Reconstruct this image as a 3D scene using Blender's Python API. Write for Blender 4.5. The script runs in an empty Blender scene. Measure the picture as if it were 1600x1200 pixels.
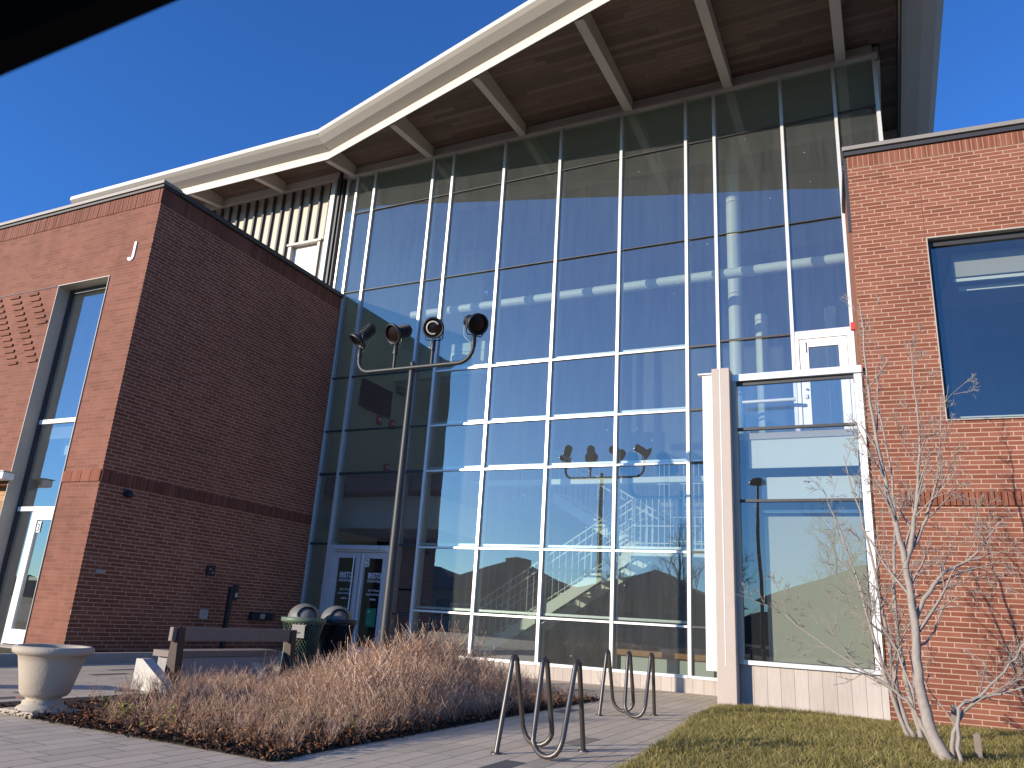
import bpy, bmesh, math, random
import numpy as np
from mathutils import Vector, Matrix
random.seed(7); np.random.seed(7)
PI = math.pi; R = math.radians
S = bpy.context.scene
COL = S.collection
def V(*a): return Vector(a if len(a) > 1 else a[0])

# ------------------------------------------------------------------ camera
EYE = 1.0
CR = Vector((0.9016403, 0.4283472, 0.0596950))      # camera right
CU = Vector((0.0751457, -0.2910905, 0.9537397))     # camera up
CF = Vector((-0.4259083, 0.8554443, 0.2946474))     # view direction
cam_d = bpy.data.cameras.new('Camera'); cam = bpy.data.objects.new('Camera', cam_d); COL.objects.link(cam)
m = Matrix.Identity(4)
for i in range(3):
    m[i][0] = CR[i]; m[i][1] = CU[i]; m[i][2] = -CF[i]
m[2][3] = EYE
cam.matrix_world = m
cam_d.sensor_fit = 'HORIZONTAL'; cam_d.sensor_width = 36; cam_d.lens = 1198.7/1600*36
cam_d.clip_start = 0.05; cam_d.clip_end = 3000
cam_d.dof.use_dof = True; cam_d.dof.focus_distance = 12; cam_d.dof.aperture_fstop = 9.0
S.camera = cam
# ------------------------------------------------------------------ light
SUN_DIR = Vector((0.571, 0.821, -math.tan(R(13.3)))).normalized()      # travel direction
W = bpy.data.worlds.new('World'); S.world = W; W.use_nodes = True
nt = W.node_tree; nt.nodes.clear()
sky = nt.nodes.new('ShaderNodeTexSky'); sky.sky_type = 'NISHITA'; sky.sun_disc = False
sky.sun_elevation = R(13.3); sky.sun_rotation = math.atan2(-0.571, -0.821) % (2*PI)
sky.altitude = 0; sky.air_density = 1.0; sky.dust_density = 0.2; sky.ozone_density = 4.0
bg = nt.nodes.new('ShaderNodeBackground'); bg.inputs[1].default_value = 0.15
wo = nt.nodes.new('ShaderNodeOutputWorld')
hs = nt.nodes.new('ShaderNodeMix'); hs.data_type = 'RGBA'; hs.blend_type = 'MULTIPLY'; hs.inputs[0].default_value = 1.0
hs.inputs[7].default_value = (.33, .63, 1.04, 1)      # clear deep winter blue
nt.links.new(sky.outputs[0], hs.inputs[6]); nt.links.new(hs.outputs[2], bg.inputs[0])
nt.links.new(bg.outputs[0], wo.inputs[0])
sd = bpy.data.lights.new('Sun', 'SUN'); sd.energy = 4.0; sd.angle = R(0.5); sd.color = (1.0, 0.88, 0.72)
so = bpy.data.objects.new('Sun', sd); COL.objects.link(so)
so.rotation_euler = SUN_DIR.to_track_quat('-Z', 'Y').to_euler(); so.location = (-20, -30, 20)
S.view_settings.view_transform = 'Standard'; S.view_settings.look = 'None'
S.view_settings.exposure = 0.7; S.view_settings.gamma = 1.0
try:
    S.cycles.max_bounces = 10; S.cycles.transparent_max_bounces = 24; S.cycles.glossy_bounces = 4
except Exception: pass

# ------------------------------------------------------------------ materials
def newmat(name):
    mt = bpy.data.materials.new(name); mt.use_nodes = True
    n = mt.node_tree; n.nodes.clear()
    out = n.nodes.new('ShaderNodeOutputMaterial'); bs = n.nodes.new('ShaderNodeBsdfPrincipled')
    n.links.new(bs.outputs[0], out.inputs[0])
    return mt, n, bs, out
def N(n, t, **k):
    x = n.nodes.new(t)
    for a, b in k.items(): setattr(x, a, b)
    return x
def math_(n, op, a, b=None, c=None):
    x = n.nodes.new('ShaderNodeMath'); x.operation = op
    for i, q in enumerate((a, b, c)):
        if q is None: continue
        if isinstance(q, (int, float)): x.inputs[i].default_value = q
        else: n.links.new(q, x.inputs[i])
    return x.outputs[0]
def mixc(n, f, a, b, mode='MIX'):
    x = n.nodes.new('ShaderNodeMix'); x.data_type = 'RGBA'; x.blend_type = mode
    for i, q in ((0, f), (6, a), (7, b)):
        if isinstance(q, (int, float)): x.inputs[i].default_value = q
        elif isinstance(q, tuple): x.inputs[i].default_value = (*q[:3], 1)
        else: n.links.new(q, x.inputs[i])
    return x.outputs[2]
def noise(n, scale, detail=4, vec=None, rough=.6):
    x = n.nodes.new('ShaderNodeTexNoise'); x.inputs['Scale'].default_value = scale
    x.inputs['Detail'].default_value = detail; x.inputs['Roughness'].default_value = rough
    if vec is not None: n.links.new(vec, x.inputs['Vector'])
    return x.outputs[0]
def objco(n):
    return n.nodes.new('ShaderNodeTexCoord').outputs['Object']
def bump(n, bs, h, strength=.3, dist=.01):
    b = n.nodes.new('ShaderNodeBump'); b.inputs['Strength'].default_value = strength; b.inputs['Distance'].default_value = dist
    n.links.new(h, b.inputs['Height']); n.links.new(b.outputs[0], bs.inputs['Normal'])
def plain(name, col, rough=.6, metal=0.0, var=.12, scale=6.0, bmp=0.0, spec=None):
    mt, n, bs, _ = newmat(name)
    co = objco(n); nz = noise(n, scale, 5, co)
    nz2 = noise(n, scale*6, 3, co)
    f = math_(n, 'ADD', math_(n, 'MULTIPLY', nz, .7), math_(n, 'MULTIPLY', nz2, .3))
    d = tuple(c*(1-var*1.6) for c in col); l = tuple(min(1, c*(1+var*1.6)) for c in col)
    n.links.new(mixc(n, f, d, l), bs.inputs['Base Color'])
    bs.inputs['Roughness'].default_value = rough; bs.inputs['Metallic'].default_value = metal
    if spec is not None: bs.inputs['Specular IOR Level'].default_value = spec
    if bmp: bump(n, bs, nz2, bmp, .01)
    return mt
def cells(n, u, v, L, H, ju, jv, shift=.5, ramp=0.0):
    """running bond cells: returns random per cell, joint mask (1 on the unit, 0 in the joint)"""
    row = math_(n, 'FLOOR', math_(n, 'DIVIDE', v, H))
    wn = n.nodes.new('ShaderNodeTexWhiteNoise'); wn.noise_dimensions = '1D'; n.links.new(row, wn.inputs['W'])
    off = math_(n, 'ADD', math_(n, 'MULTIPLY', row, shift), math_(n, 'MULTIPLY', wn.outputs[0], ramp))
    uu = math_(n, 'ADD', math_(n, 'DIVIDE', u, L), off)
    colm = math_(n, 'FLOOR', uu)
    fu = math_(n, 'MULTIPLY', math_(n, 'FRACT', uu), L)
    fv = math_(n, 'MULTIPLY', math_(n, 'FRACT', math_(n, 'DIVIDE', v, H)), H)
    a = math_(n, 'GREATER_THAN', fu, ju); b = math_(n, 'GREATER_THAN', fv, jv)
    mask = math_(n, 'MULTIPLY', a, b)
    w = n.nodes.new('ShaderNodeTexWhiteNoise'); w.noise_dimensions = '2D'
    cb = n.nodes.new('ShaderNodeCombineXYZ'); n.links.new(row, cb.inputs[0]); n.links.new(colm, cb.inputs[1])
    n.links.new(cb.outputs[0], w.inputs['Vector'])
    return w.outputs[0], mask
def brickmat(name, c1, c2, mortar, L=.295, H=.0667, joint=.0105, vertical=False, solid=False):
    mt, n, bs, _ = newmat(name)
    co = objco(n); sp = n.nodes.new('ShaderNodeSeparateXYZ'); n.links.new(co, sp.inputs[0])
    u = math_(n, 'ADD', math_(n, 'ADD', sp.outputs[0], sp.outputs[1]), 100.0); z = math_(n, 'ADD', sp.outputs[2], 10.0)
    if vertical: rnd, mask = cells(n, z, u, 3.0, .0775, 0, joint, 0)
    else: rnd, mask = cells(n, u, z, L, H, joint, joint, .34, .1)
    big = noise(n, .7, 4, co); fine = noise(n, 60, 3, co)
    cr = N(n, 'ShaderNodeValToRGB'); e = cr.color_ramp
    e.elements[0].position = 0; e.elements[0].color = (*[c*.86 for c in c1], 1)
    e.elements[1].position = 1; e.elements[1].color = (*c2, 1)
    for p, k in ((.35, c1), (.7, tuple((a+b)/2 for a, b in zip(c1, c2)))):
        q = e.elements.new(p); q.color = (*k, 1)
    n.links.new(rnd, cr.inputs[0])
    mp = n.nodes.new('ShaderNodeMapping'); mp.inputs['Scale'].default_value = (2.2, 2.2, .22); n.links.new(co, mp.inputs[0])
    streak = noise(n, 1.6, 6, mp.outputs[0], .65)
    f2 = math_(n, 'ADD', .50, math_(n, 'ADD', math_(n, 'MULTIPLY', big, .5), math_(n, 'MULTIPLY', streak, .48)))
    base = mixc(n, 1.0, cr.outputs[0], mixc(n, fine, (.78, .78, .78), (1.16, 1.16, 1.16)), 'MULTIPLY')
    tog = base if solid else mixc(n, mask, mortar, base)
    cb = n.nodes.new('ShaderNodeCombineColor')
    for i in range(3): n.links.new(f2, cb.inputs[i])
    n.links.new(mixc(n, 1.0, tog, cb.outputs[0], 'MULTIPLY'), bs.inputs['Base Color'])
    bs.inputs['Roughness'].default_value = .85; bs.inputs['Specular IOR Level'].default_value = .25
    h = math_(n, 'ADD', math_(n, 'MULTIPLY', mask, 1.0) if not solid else 0.0, math_(n, 'MULTIPLY', fine, .25))
    bump(n, bs, h, .55, .006)
    return mt
def glassmat(name, r0=.2, tint=(.62, .72, .70), dirt=.03, dirtcol=(.7, .72, .72), wob=.0006):
    mt, n, bs, out = newmat(name); n.nodes.remove(bs)
    lw = n.nodes.new('ShaderNodeLayerWeight'); lw.inputs[0].default_value = .5
    p5 = math_(n, 'POWER', lw.outputs['Facing'], 4.2)
    fac = math_(n, 'ADD', r0, math_(n, 'MULTIPLY', p5, 1-r0))
    tr = n.nodes.new('ShaderNodeBsdfTransparent'); tr.inputs[0].default_value = (*tint, 1)
    gl = n.nodes.new('ShaderNodeBsdfGlossy'); gl.inputs['Roughness'].default_value = 0.0
    gl.inputs[0].default_value = (.90, .90, .86, 1)
    if wob:
        co = objco(n); nz = noise(n, .9, 1, co)
        b = n.nodes.new('ShaderNodeBump'); b.inputs['Strength'].default_value = .35; b.inputs['Distance'].default_value = wob*10
        n.links.new(nz, b.inputs['Height']); n.links.new(b.outputs[0], gl.inputs['Normal'])
    mx = n.nodes.new('ShaderNodeMixShader'); n.links.new(fac, mx.inputs[0]); n.links.new(tr.outputs[0], mx.inputs[1]); n.links.new(gl.outputs[0], mx.inputs[2])
    df = n.nodes.new('ShaderNodeBsdfDiffuse'); df.inputs[0].default_value = (*dirtcol, 1)
    co2 = objco(n); mp = n.nodes.new('ShaderNodeMapping'); mp.inputs['Scale'].default_value = (5, 5, .35); n.links.new(co2, mp.inputs[0])
    st = noise(n, 2.2, 6, mp.outputs[0], .7)
    sp = N(n, 'ShaderNodeTexVoronoi'); sp.inputs['Scale'].default_value = 2.6; n.links.new(co2, sp.inputs[0])
    spot = math_(n, 'LESS_THAN', sp.outputs['Distance'], .035)
    df_f = math_(n, 'ADD', math_(n, 'ADD', dirt*.3, math_(n, 'MULTIPLY', st, dirt*1.2)), math_(n, 'MULTIPLY', spot, dirt*5))
    m2 = n.nodes.new('ShaderNodeMixShader'); n.links.new(df_f, m2.inputs[0]); n.links.new(mx.outputs[0], m2.inputs[1]); n.links.new(df.outputs[0], m2.inputs[2])
    n.links.new(m2.outputs[0], out.inputs[0])
    return mt
def boardmat(name, cols, L, H, axis='x', joint=.004, rough=.7, jcol=(.05, .04, .035), ramp=.7, bmp=.3):
    """planks/pavers on horizontal or vertical planes; u along the plank"""
    mt, n, bs, _ = newmat(name)
    co = objco(n); sp = n.nodes.new('ShaderNodeSeparateXYZ'); n.links.new(co, sp.inputs[0])
    ax = {'x': (0, 1), 'y': (1, 0), 'z': (2, None), 'h': (0, 2)}[axis]
    u = math_(n, 'ADD', sp.outputs[ax[0]], 200.0)
    v = math_(n, 'ADD', sp.outputs[ax[1]], 200.0) if ax[1] is not None else math_(n, 'ADD', math_(n, 'ADD', sp.outputs[0], sp.outputs[1]), 200.0)
    rnd, mask = cells(n, u, v, L, H, joint, joint, .37, ramp)
    cr = N(n, 'ShaderNodeValToRGB'); e = cr.color_ramp
    while len(e.elements) > 1: e.elements.remove(e.elements[0])
    e.elements[0].position = cols[0][0]; e.elements[0].color = (*cols[0][1], 1)
    for p, c in cols[1:]:
        q = e.elements.new(p); q.color = (*c, 1)
    n.links.new(rnd, cr.inputs[0])
    mp = n.nodes.new('ShaderNodeMapping')
    mp.inputs['Scale'].default_value = {'x': (1, 14, 14), 'y': (6, 1, 6), 'z': (14, 14, 1), 'h': (1, 14, 14)}[axis]
    n.links.new(co, mp.inputs[0])
    g = noise(n, 3, 6, mp.outputs[0], .7); big = noise(n, 1.3, 4, co)
    base = mixc(n, 1.0, cr.outputs[0], mixc(n, g, (.75, .75, .75), (1.2, 1.2, 1.2)), 'MULTIPLY')
    base = mixc(n, 1.0, base, mixc(n, big, (.8, .8, .8), (1.15, 1.15, 1.15)), 'MULTIPLY')
    n.links.new(mixc(n, mask, jcol, base), bs.inputs['Base Color'])
    bs.inputs['Roughness'].default_value = rough; bs.inputs['Specular IOR Level'].default_value = .3
    bump(n, bs, math_(n, 'ADD', mask, math_(n, 'MULTIPLY', g, .3)), bmp, .005)
    return mt

M_ = {}
M_['brick'] = brickmat('red_face_brick', (.225, .076, .044), (.275, .105, .065), (.46, .31, .23), joint=.012)  # the brick's own red, used on both wings
M_['brick_left'] = brickmat('smooth_face_brick', (.225, .092, .060), (.252, .106, .071), (.28, .145, .105), joint=.007)
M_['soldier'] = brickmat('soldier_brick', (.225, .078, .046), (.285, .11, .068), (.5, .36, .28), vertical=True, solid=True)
M_['soldier_shade'] = brickmat('shaded_soldier_brick', (.17, .065, .045), (.22, .09, .062), (.5, .36, .28), vertical=True, solid=True)  # darker soldier copy, side wall shade put into the brick colour
M_['soldier_left'] = brickmat('smooth_soldier_brick', (.22, .090, .060), (.255, .112, .078), (.5, .36, .28), vertical=True, solid=True)
M_['mortar'] = plain('mortar', (.38, .25, .18), .9)
M_['mortar_dark'] = plain('dark_mortar', (.18, .075, .05), .9)
M_['alu'] = plain('pale_aluminium', (.72, .72, .71), .36, .35, .06)
M_['alu_in'] = plain('inner_aluminium', (.55, .57, .57), .45, .2, .04)
M_['white'] = plain('white_paint', (.80, .80, .79), .45, 0, .03)
M_['coping'] = plain('grey_coping', (.27, .245, .215), .55, .1, .05)
M_['bronze'] = plain('dark_flashing', (.05, .05, .055), .5, .2, .1)
M_['tan'] = plain('tan_metal_panel', (.40, .34, .27), .5, .1, .04, 2)
M_['tan2'] = plain('tan_beam_paint', (.55, .49, .42), .5, .0, .05, 2)
M_['fascia'] = plain('cream_fascia', (.58, .545, .48), .45, .05, .03, 2)
M_['gutter'] = plain('grey_gutter', (.46, .42, .36), .5, .1, .04, 2)
M_['glass'] = glassmat('tinted_glass', .25, (.68, .76, .72), .06, (.62, .66, .66))
M_['glass_l'] = glassmat('tall_window_glass', .38, (.70, .78, .74), .03)
M_['glass_b'] = glassmat('bay_glass', .20, (.75, .82, .80), .02)
M_['glass_w'] = glassmat('window_glass', .20, (.80, .86, .85), .012)
M_['glass_s'] = glassmat('door_glass', .06, (.35, .38, .38), .01)
M_['dark_in'] = plain('dark_interior', (.035, .038, .042), .8, 0, .2, 1)
M_['wall_in'] = plain('green_grey_interior_wall', (.52, .60, .44), .7, 0, .05, 1)
M_['ceil_in'] = plain('interior_ceiling', (.34, .37, .30), .8, 0, .06, 1)
M_['blue_in'] = plain('slate_interior_wall', (.05, .06, .075), .7, 0, .2, .6)
M_['floor_in'] = plain('interior_floor', (.16, .16, .15), .5, 0, .1, 1)
M_['pale_in'] = plain('pale_interior_panel', (.62, .62, .56), .6, 0, .02, 1)
M_['shade'] = plain('roller_shade', (.40, .375, .30), .8, 0, .04, 1)
M_['steel_in'] = plain('white_stair_steel', (.62, .62, .55), .45, .1, .04)
M_['tube'] = plain('cream_tube', (.66, .67, .58), .5, 0, .04)
M_['soffit'] = boardmat('dark_wood_soffit', [(0, (.13, .088, .066)), (.4, (.17, .115, .088)), (.8, (.225, .152, .115)), (1, (.15, .10, .078))], 2.4, .13, 'x', .006, .65, (.03, .02, .015))
M_['siding'] = boardmat('golden_wood_siding', [(0, (.33, .17, .07)), (.5, (.45, .25, .10)), (1, (.38, .2, .08))], 2.0, .12, 'h', .006, .6, (.06, .03, .02))
M_['paver'] = boardmat('grey_plank_paver', [(0, (.11, .105, .10)), (.035, (.12, .112, .105)), (.04, (.50, .42, .315)), (.45, (.57, .48, .36)), (.8, (.61, .50, .375)), (1, (.55, .45, .34))], .56, .172, 'y', .007, .75, (.06, .05, .045))
M_['stone'] = boardmat('pale_stone_panel', [(0, (.44, .385, .34)), (.5, (.48, .42, .37)), (1, (.52, .46, .41))], 9.0, .185, 'z', .007, .75, (.22, .19, .17), 0.0)
M_['concrete'] = plain('pinkish_concrete', (.46, .39, .34), .8, 0, .06, 4, .2)
M_['cast'] = plain('cast_stone', (.42, .36, .28), .8, 0, .10, 7, .35)
M_['kerb'] = plain('granite_kerb', (.33, .31, .29), .8, 0, .2, 20, .3)
M_['wood_old'] = plain('weathered_wood', (.22, .175, .145), .75, 0, .2, 8, .3)
M_['wood_dark'] = plain('dark_stained_wood', (.055, .032, .024), .7, 0, .2, 8)
M_['white_con'] = plain('white_concrete', (.50, .47, .41), .75, 0, .08, 9, .3)
M_['steel'] = plain('brushed_steel', (.11, .10, .092), .42, .7, .12, 12)
M_['pole'] = plain('dark_bronze_pole', (.030, .031, .032), .5, .05, .15, 6)
M_['black'] = plain('black_housing', (.022, .023, .027), .45, .2, .2)
M_['rubber'] = plain('black_trim', (.003, .003, .0035), .9, 0, .1, spec=.1)
M_['lens'] = plain('amber_black_lens', (.012, .005, .004), .25, 0, .3, 20)
M_['green'] = plain('green_coated_steel', (.11, .155, .10), .5, 0, .15, 20)
M_['dome'] = plain('grey_plastic_dome', (.15, .145, .13), .55, 0, .1, 8)
M_['soil'] = plain('dark_mulch', (.030, .021, .016), .95, 0, .5, 60, .9)
M_['red'] = plain('red_paint', (.55, .03, .025), .45, 0, .05)
M_['poster'] = plain('green_poster', (.02, .17, .09), .6, 0, .05)
M_['exit'] = plain('green_exit_letters', (.05, .5, .28), .5)
M_['orange'] = plain('honey_wood', (.42, .19, .07), .6, 0, .15)
M_['bark'] = plain('pale_grey_bark', (.30, .26, .225), .85, 0, .28, 22, .4)
M_['twig_r'] = plain('reddish_twig_bark', (.27, .16, .12), .8, 0, .2, 10)
M_['asphalt'] = plain('asphalt', (.055, .055, .056), .9, 0, .2, 3, .4)
M_['roof_sh'] = plain('brown_shingle', (.09, .07, .055), .9, 0, .2, 3)
M_['house'] = plain('beige_siding', (.25, .2, .15), .8, 0, .1, 2)
M_['far'] = plain('far_wood', (.07, .055, .045), .95, 0, .3, .5)
def twigmat(name, stops, scale):
    mt, n, bs, _ = newmat(name)
    g = n.nodes.new('ShaderNodeNewGeometry')
    cr = N(n, 'ShaderNodeValToRGB'); e = cr.color_ramp
    e.elements[0].position = stops[0][0]; e.elements[0].color = (*stops[0][1], 1)
    e.elements[1].position = stops[-1][0]; e.elements[1].color = (*stops[-1][1], 1)
    for p, c in stops[1:-1]:
        q = e.elements.new(p); q.color = (*c, 1)
    n.links.new(g.outputs['Random Per Island'], cr.inputs[0])
    big = noise(n, scale, 3, objco(n))
    n.links.new(mixc(n, 1.0, cr.outputs[0], mixc(n, big, (.65, .65, .65), (1.3, 1.3, 1.3)), 'MULTIPLY'), bs.inputs['Base Color'])
    bs.inputs['Roughness'].default_value = .8; bs.inputs['Specular IOR Level'].default_value = .2
    return mt
M_['shrub'] = twigmat('bare_shrub_twigs', [(0, (.20, .105, .062)), (.35, (.38, .215, .135)), (.65, (.54, .345, .23)), (.84, (.80, .62, .46)), (1, (.25, .135, .08))], 1.6)
M_['litter'] = twigmat('dry_leaves', [(0, (.09, .035, .018)), (.3, (.19, .07, .03)), (.55, (.11, .06, .035)), (.85, (.34, .17, .08)), (1, (.05, .03, .02))], 3)
M_['sprout'] = twigmat('yellow_green_leaves', [(0, (.20, .24, .04)), (.5, (.30, .30, .06)), (1, (.12, .13, .03))], 3)
M_['grass'] = twigmat('winter_grass', [(0, (.10, .10, .018)), (.3, (.17, .165, .032)), (.55, (.27, .225, .07)), (.85, (.46, .36, .18)), (1, (.12, .07, .03))], 4)
def soilgrass():
    mt, n, bs, _ = newmat('thatch_ground')
    co = objco(n)
    n.links.new(mixc(n, noise(n, 2.0, 6, co), (.045, .05, .014), (.13, .11, .04)), bs.inputs['Base Color'])
    bs.inputs['Roughness'].default_value = 1; bump(n, bs, noise(n, 90, 4, co), .8, .02)
    return mt
M_['thatch'] = soilgrass()

# ------------------------------------------------------------------ mesh helpers
class MB:
    def __init__(s): s.v = []; s.f = []; s.sm = []
    def add(s, vs, fs, smooth=False):
        o = len(s.v); s.v += [tuple(v) for v in vs]
        for f in fs: s.f.append(tuple(i+o for i in f)); s.sm.append(smooth)
        return s
    def box(s, x0, x1, y0, y1, z0, z1):
        x0, x1 = min(x0, x1), max(x0, x1); y0, y1 = min(y0, y1), max(y0, y1); z0, z1 = min(z0, z1), max(z0, z1)
        return s.add([(x0,y0,z0),(x1,y0,z0),(x1,y1,z0),(x0,y1,z0),(x0,y0,z1),(x1,y0,z1),(x1,y1,z1),(x0,y1,z1)],
                     [(0,3,2,1),(4,5,6,7),(0,1,5,4),(1,2,6,5),(2,3,7,6),(3,0,4,7)])
    def bbox(s, x0, x1, y0, y1, z0, z1, b=.01):
        """box with chamfered edges"""
        bm = bmesh.new(); bmesh.ops.create_cube(bm, size=1)
        for v in bm.verts: v.co = Vector(((x0+x1)/2+v.co.x*(x1-x0), (y0+y1)/2+v.co.y*(y1-y0), (z0+z1)/2+v.co.z*(z1-z0)))
        bmesh.ops.bevel(bm, geom=bm.edges[:], offset=b, segments=2, affect='EDGES', profile=.5)
        s.frombm(bm); return s
    def frombm(s, bm, smooth=False):
        bm.verts.index_update(); s.add([v.co[:] for v in bm.verts], [[v.index for v in f.verts] for f in bm.faces], smooth); bm.free()
    def prism(s, poly, d):
        """poly: list of 3D points (planar), extruded by vector d"""
        n = len(poly); d = Vector(d); a = [Vector(p) for p in poly]; b = [p+d for p in a]
        fs = [tuple(range(n))[::-1], tuple(range(n, 2*n))]
        fs += [(i, (i+1) % n, n+(i+1) % n, n+i) for i in range(n)]
        nrm = (a[1]-a[0]).cross(a[2]-a[1])
        if nrm.dot(d) < 0: fs = [f[::-1] for f in fs]
        return s.add(a+b, fs)
    def tube(s, pts, r, seg=10, cap=True, smooth=True):
        pts = [Vector(p) for p in pts]; n = len(pts)
        rs = r if isinstance(r, (list, tuple)) else [r]*n
        t0 = (pts[1]-pts[0]).normalized(); up = Vector((0, 0, 1)) if abs(t0.z) < .9 else Vector((1, 0, 0))
        u = t0.cross(up).normalized(); vs = []
        for i, p in enumerate(pts):
            t = (pts[min(i+1, n-1)]-pts[max(i-1, 0)]).normalized()
            u = (u - t*u.dot(t))
            u = u.normalized() if u.length > 1e-6 else t.orthogonal().normalized()
            w = t.cross(u)
            for k in range(seg):
                a = 2*PI*k/seg; vs.append(p+(u*math.cos(a)+w*math.sin(a))*rs[i])
        fs = [(i*seg+k, i*seg+(k+1) % seg, (i+1)*seg+(k+1) % seg, (i+1)*seg+k) for i in range(n-1) for k in range(seg)]
        s.add(vs, fs, smooth)
        if cap: s.add(vs[:seg], [tuple(range(seg))[::-1]]); s.add(vs[-seg:], [tuple(range(seg))])
        return s
    def lathe(s, prof, c=(0, 0, 0), seg=40, axis=None, smooth=True, K=1.0):
        """profile [(r,h)] around axis through c"""
        ax = Vector(axis or (0, 0, 1)).normalized(); u = ax.orthogonal().normalized(); w = ax.cross(u); c = Vector(c); vs = []
        for r, h in prof:
            r *= K; h *= K
            for k in range(seg):
                a = 2*PI*k/seg; vs.append(c+ax*h+(u*math.cos(a)+w*math.sin(a))*r)
        n = len(prof)
        return s.add(vs, [(i*seg+k, i*seg+(k+1) % seg, (i+1)*seg+(k+1) % seg, (i+1)*seg+k) for i in range(n-1) for k in range(seg)], smooth)
    def build(s, name, mat, parent=None, loc=None):
        me = bpy.data.meshes.new(name)
        vs = s.v
        if loc is not None: vs = [(v[0]-loc[0], v[1]-loc[1], v[2]-loc[2]) for v in vs]
        me.from_pydata(vs, [], s.f); me.update()
        me.polygons.foreach_set('use_smooth', s.sm)
        for mm in (mat if isinstance(mat, (list, tuple)) else [mat]): me.materials.append(M_[mm] if isinstance(mm, str) else mm)
        return link(name, me, parent, loc)
def link(name, me, parent=None, loc=None):
    o = bpy.data.objects.new(name, me); COL.objects.link(o)
    if loc is not None: o.location = loc
    if parent is not None:
        o.parent = parent; o.matrix_parent_inverse = world(parent).inverted()
    return o
def world(o):
    m = o.matrix_basis.copy()
    if o.parent: m = world(o.parent) @ o.matrix_parent_inverse @ m
    return m
def tag(o, label, cat, group=None, kind=None):
    if label: o['label'] = label
    if cat: o['category'] = cat
    if group: o['group'] = group
    if kind: o['kind'] = kind
    return o
def thing(name, label, cat, loc=(0, 0, 0), group=None):
    o = bpy.data.objects.new(name, None); COL.objects.link(o); o.location = loc; o.empty_display_size = .2
    return tag(o, label, cat, group)
def boxp(name, mat, parent, *b):
    return MB().box(*b).build(name, mat, parent)
def struct(o, label=None):
    o['kind'] = 'structure'
    if label: o['label'] = label
    return o
def npmesh(name, verts, faces, mat, smooth=False):
    """verts (n,3), faces (m,k) arrays of equal size"""
    me = bpy.data.meshes.new(name); k = faces.shape[1]
    me.vertices.add(len(verts)); me.vertices.foreach_set('co', verts.astype(np.float32).ravel())
    me.loops.add(faces.size); me.loops.foreach_set('vertex_index', faces.astype(np.int32).ravel())
    me.polygons.add(len(faces)); me.polygons.foreach_set('loop_start', np.arange(0, faces.size, k, dtype=np.int32))
    me.polygons.foreach_set('use_smooth', np.full(len(faces), smooth))
    me.update(calc_edges=True); me.materials.append(M_[mat]); return me
def text_mesh(txt, size, mat, name, parent, origin, xdir, ydir, extr=.003, align='CENTER', bold=0.0, squash=1.0, shear=0.0):
    cu = bpy.data.curves.new(name, 'FONT'); cu.body = txt; cu.size = size; cu.extrude = extr; cu.align_x = align; cu.offset = bold; cu.shear = shear
    cu.resolution_u = 3
    t = bpy.data.objects.new(name+'_tmp', cu); COL.objects.link(t)
    bpy.context.view_layer.update()
    dg = bpy.context.evaluated_depsgraph_get(); me = bpy.data.meshes.new_from_object(t.evaluated_get(dg))
    bpy.data.objects.remove(t); bpy.data.curves.remove(cu)
    X = Vector(xdir).normalized(); Y = Vector(ydir).normalized(); Z = X.cross(Y); o0 = Vector(origin)
    for v in me.vertices: v.co = o0 + X*v.co.x*squash + Y*v.co.y + Z*v.co.z
    me.name = name; me.materials.clear(); me.materials.append(M_[mat])
    return link(name, me, parent)
XH = (1, 0, 0); ZH = (0, 0, 1)

# ================================================================== SETTING
g = MB().add([(-900, -900, -.05), (900, -900, -.05), (900, 900, -.05), (-900, 900, -.05)], [(0, 1, 2, 3)]).build('ground', 'thatch')
struct(g, 'flat open ground reaching out to the horizon')
rd = MB().box(-60, 60, -26, 1.6, -.3, -.03).build('road', 'asphalt'); struct(rd, 'dark asphalt drive in front of the paved walk')
pv = MB().box(-20, -11.25, 1.75, 7.0, -.3, 0)
pv = MB().add([(-11.05, 1.75, 0), (-1.7, 1.75, 0), (-1.95, 7.8, 0), (-2.2, 10.2, 0), (-2.25, 12.2, 0), (-2.3, 14.25, 0), (-11.05, 14.25, 0)], [(0, 1, 2, 3, 4, 5, 6)]).build('pavement', 'paver')
struct(pv, 'grey plank pavers with scattered charcoal pavers')
k = MB().bbox(-11.2, -11.05, 1.75, 14.0, -.2, .15, .012).build('kerb', 'kerb'); struct(k, 'granite kerb along the foot of the shaded brick wall')
k = MB().box(-30, -11.2, 1.75, 8.6, -.2, .09).build('lawn_strip', 'thatch'); struct(k, 'narrow lawn in front of the left brick wing')
k = MB().box(-11.95, -11.2, 8.6, 14.1, -.2, .08).build('wall_bed', 'soil'); struct(k, 'narrow soil bed between kerb and shaded brick wall')
BED = [(-7.45, 4.75), (-6.9, 4.52), (-6.1, 4.5), (-3.86, 4.45), (-3.86, 11.25), (-7.25, 11.25)]
k = MB().prism([(x, y, .004) for x, y in BED], (0, 0, .008)).build('planting_bed', 'soil'); struct(k, 'dark mulched planting bed between the pavers')
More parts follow.
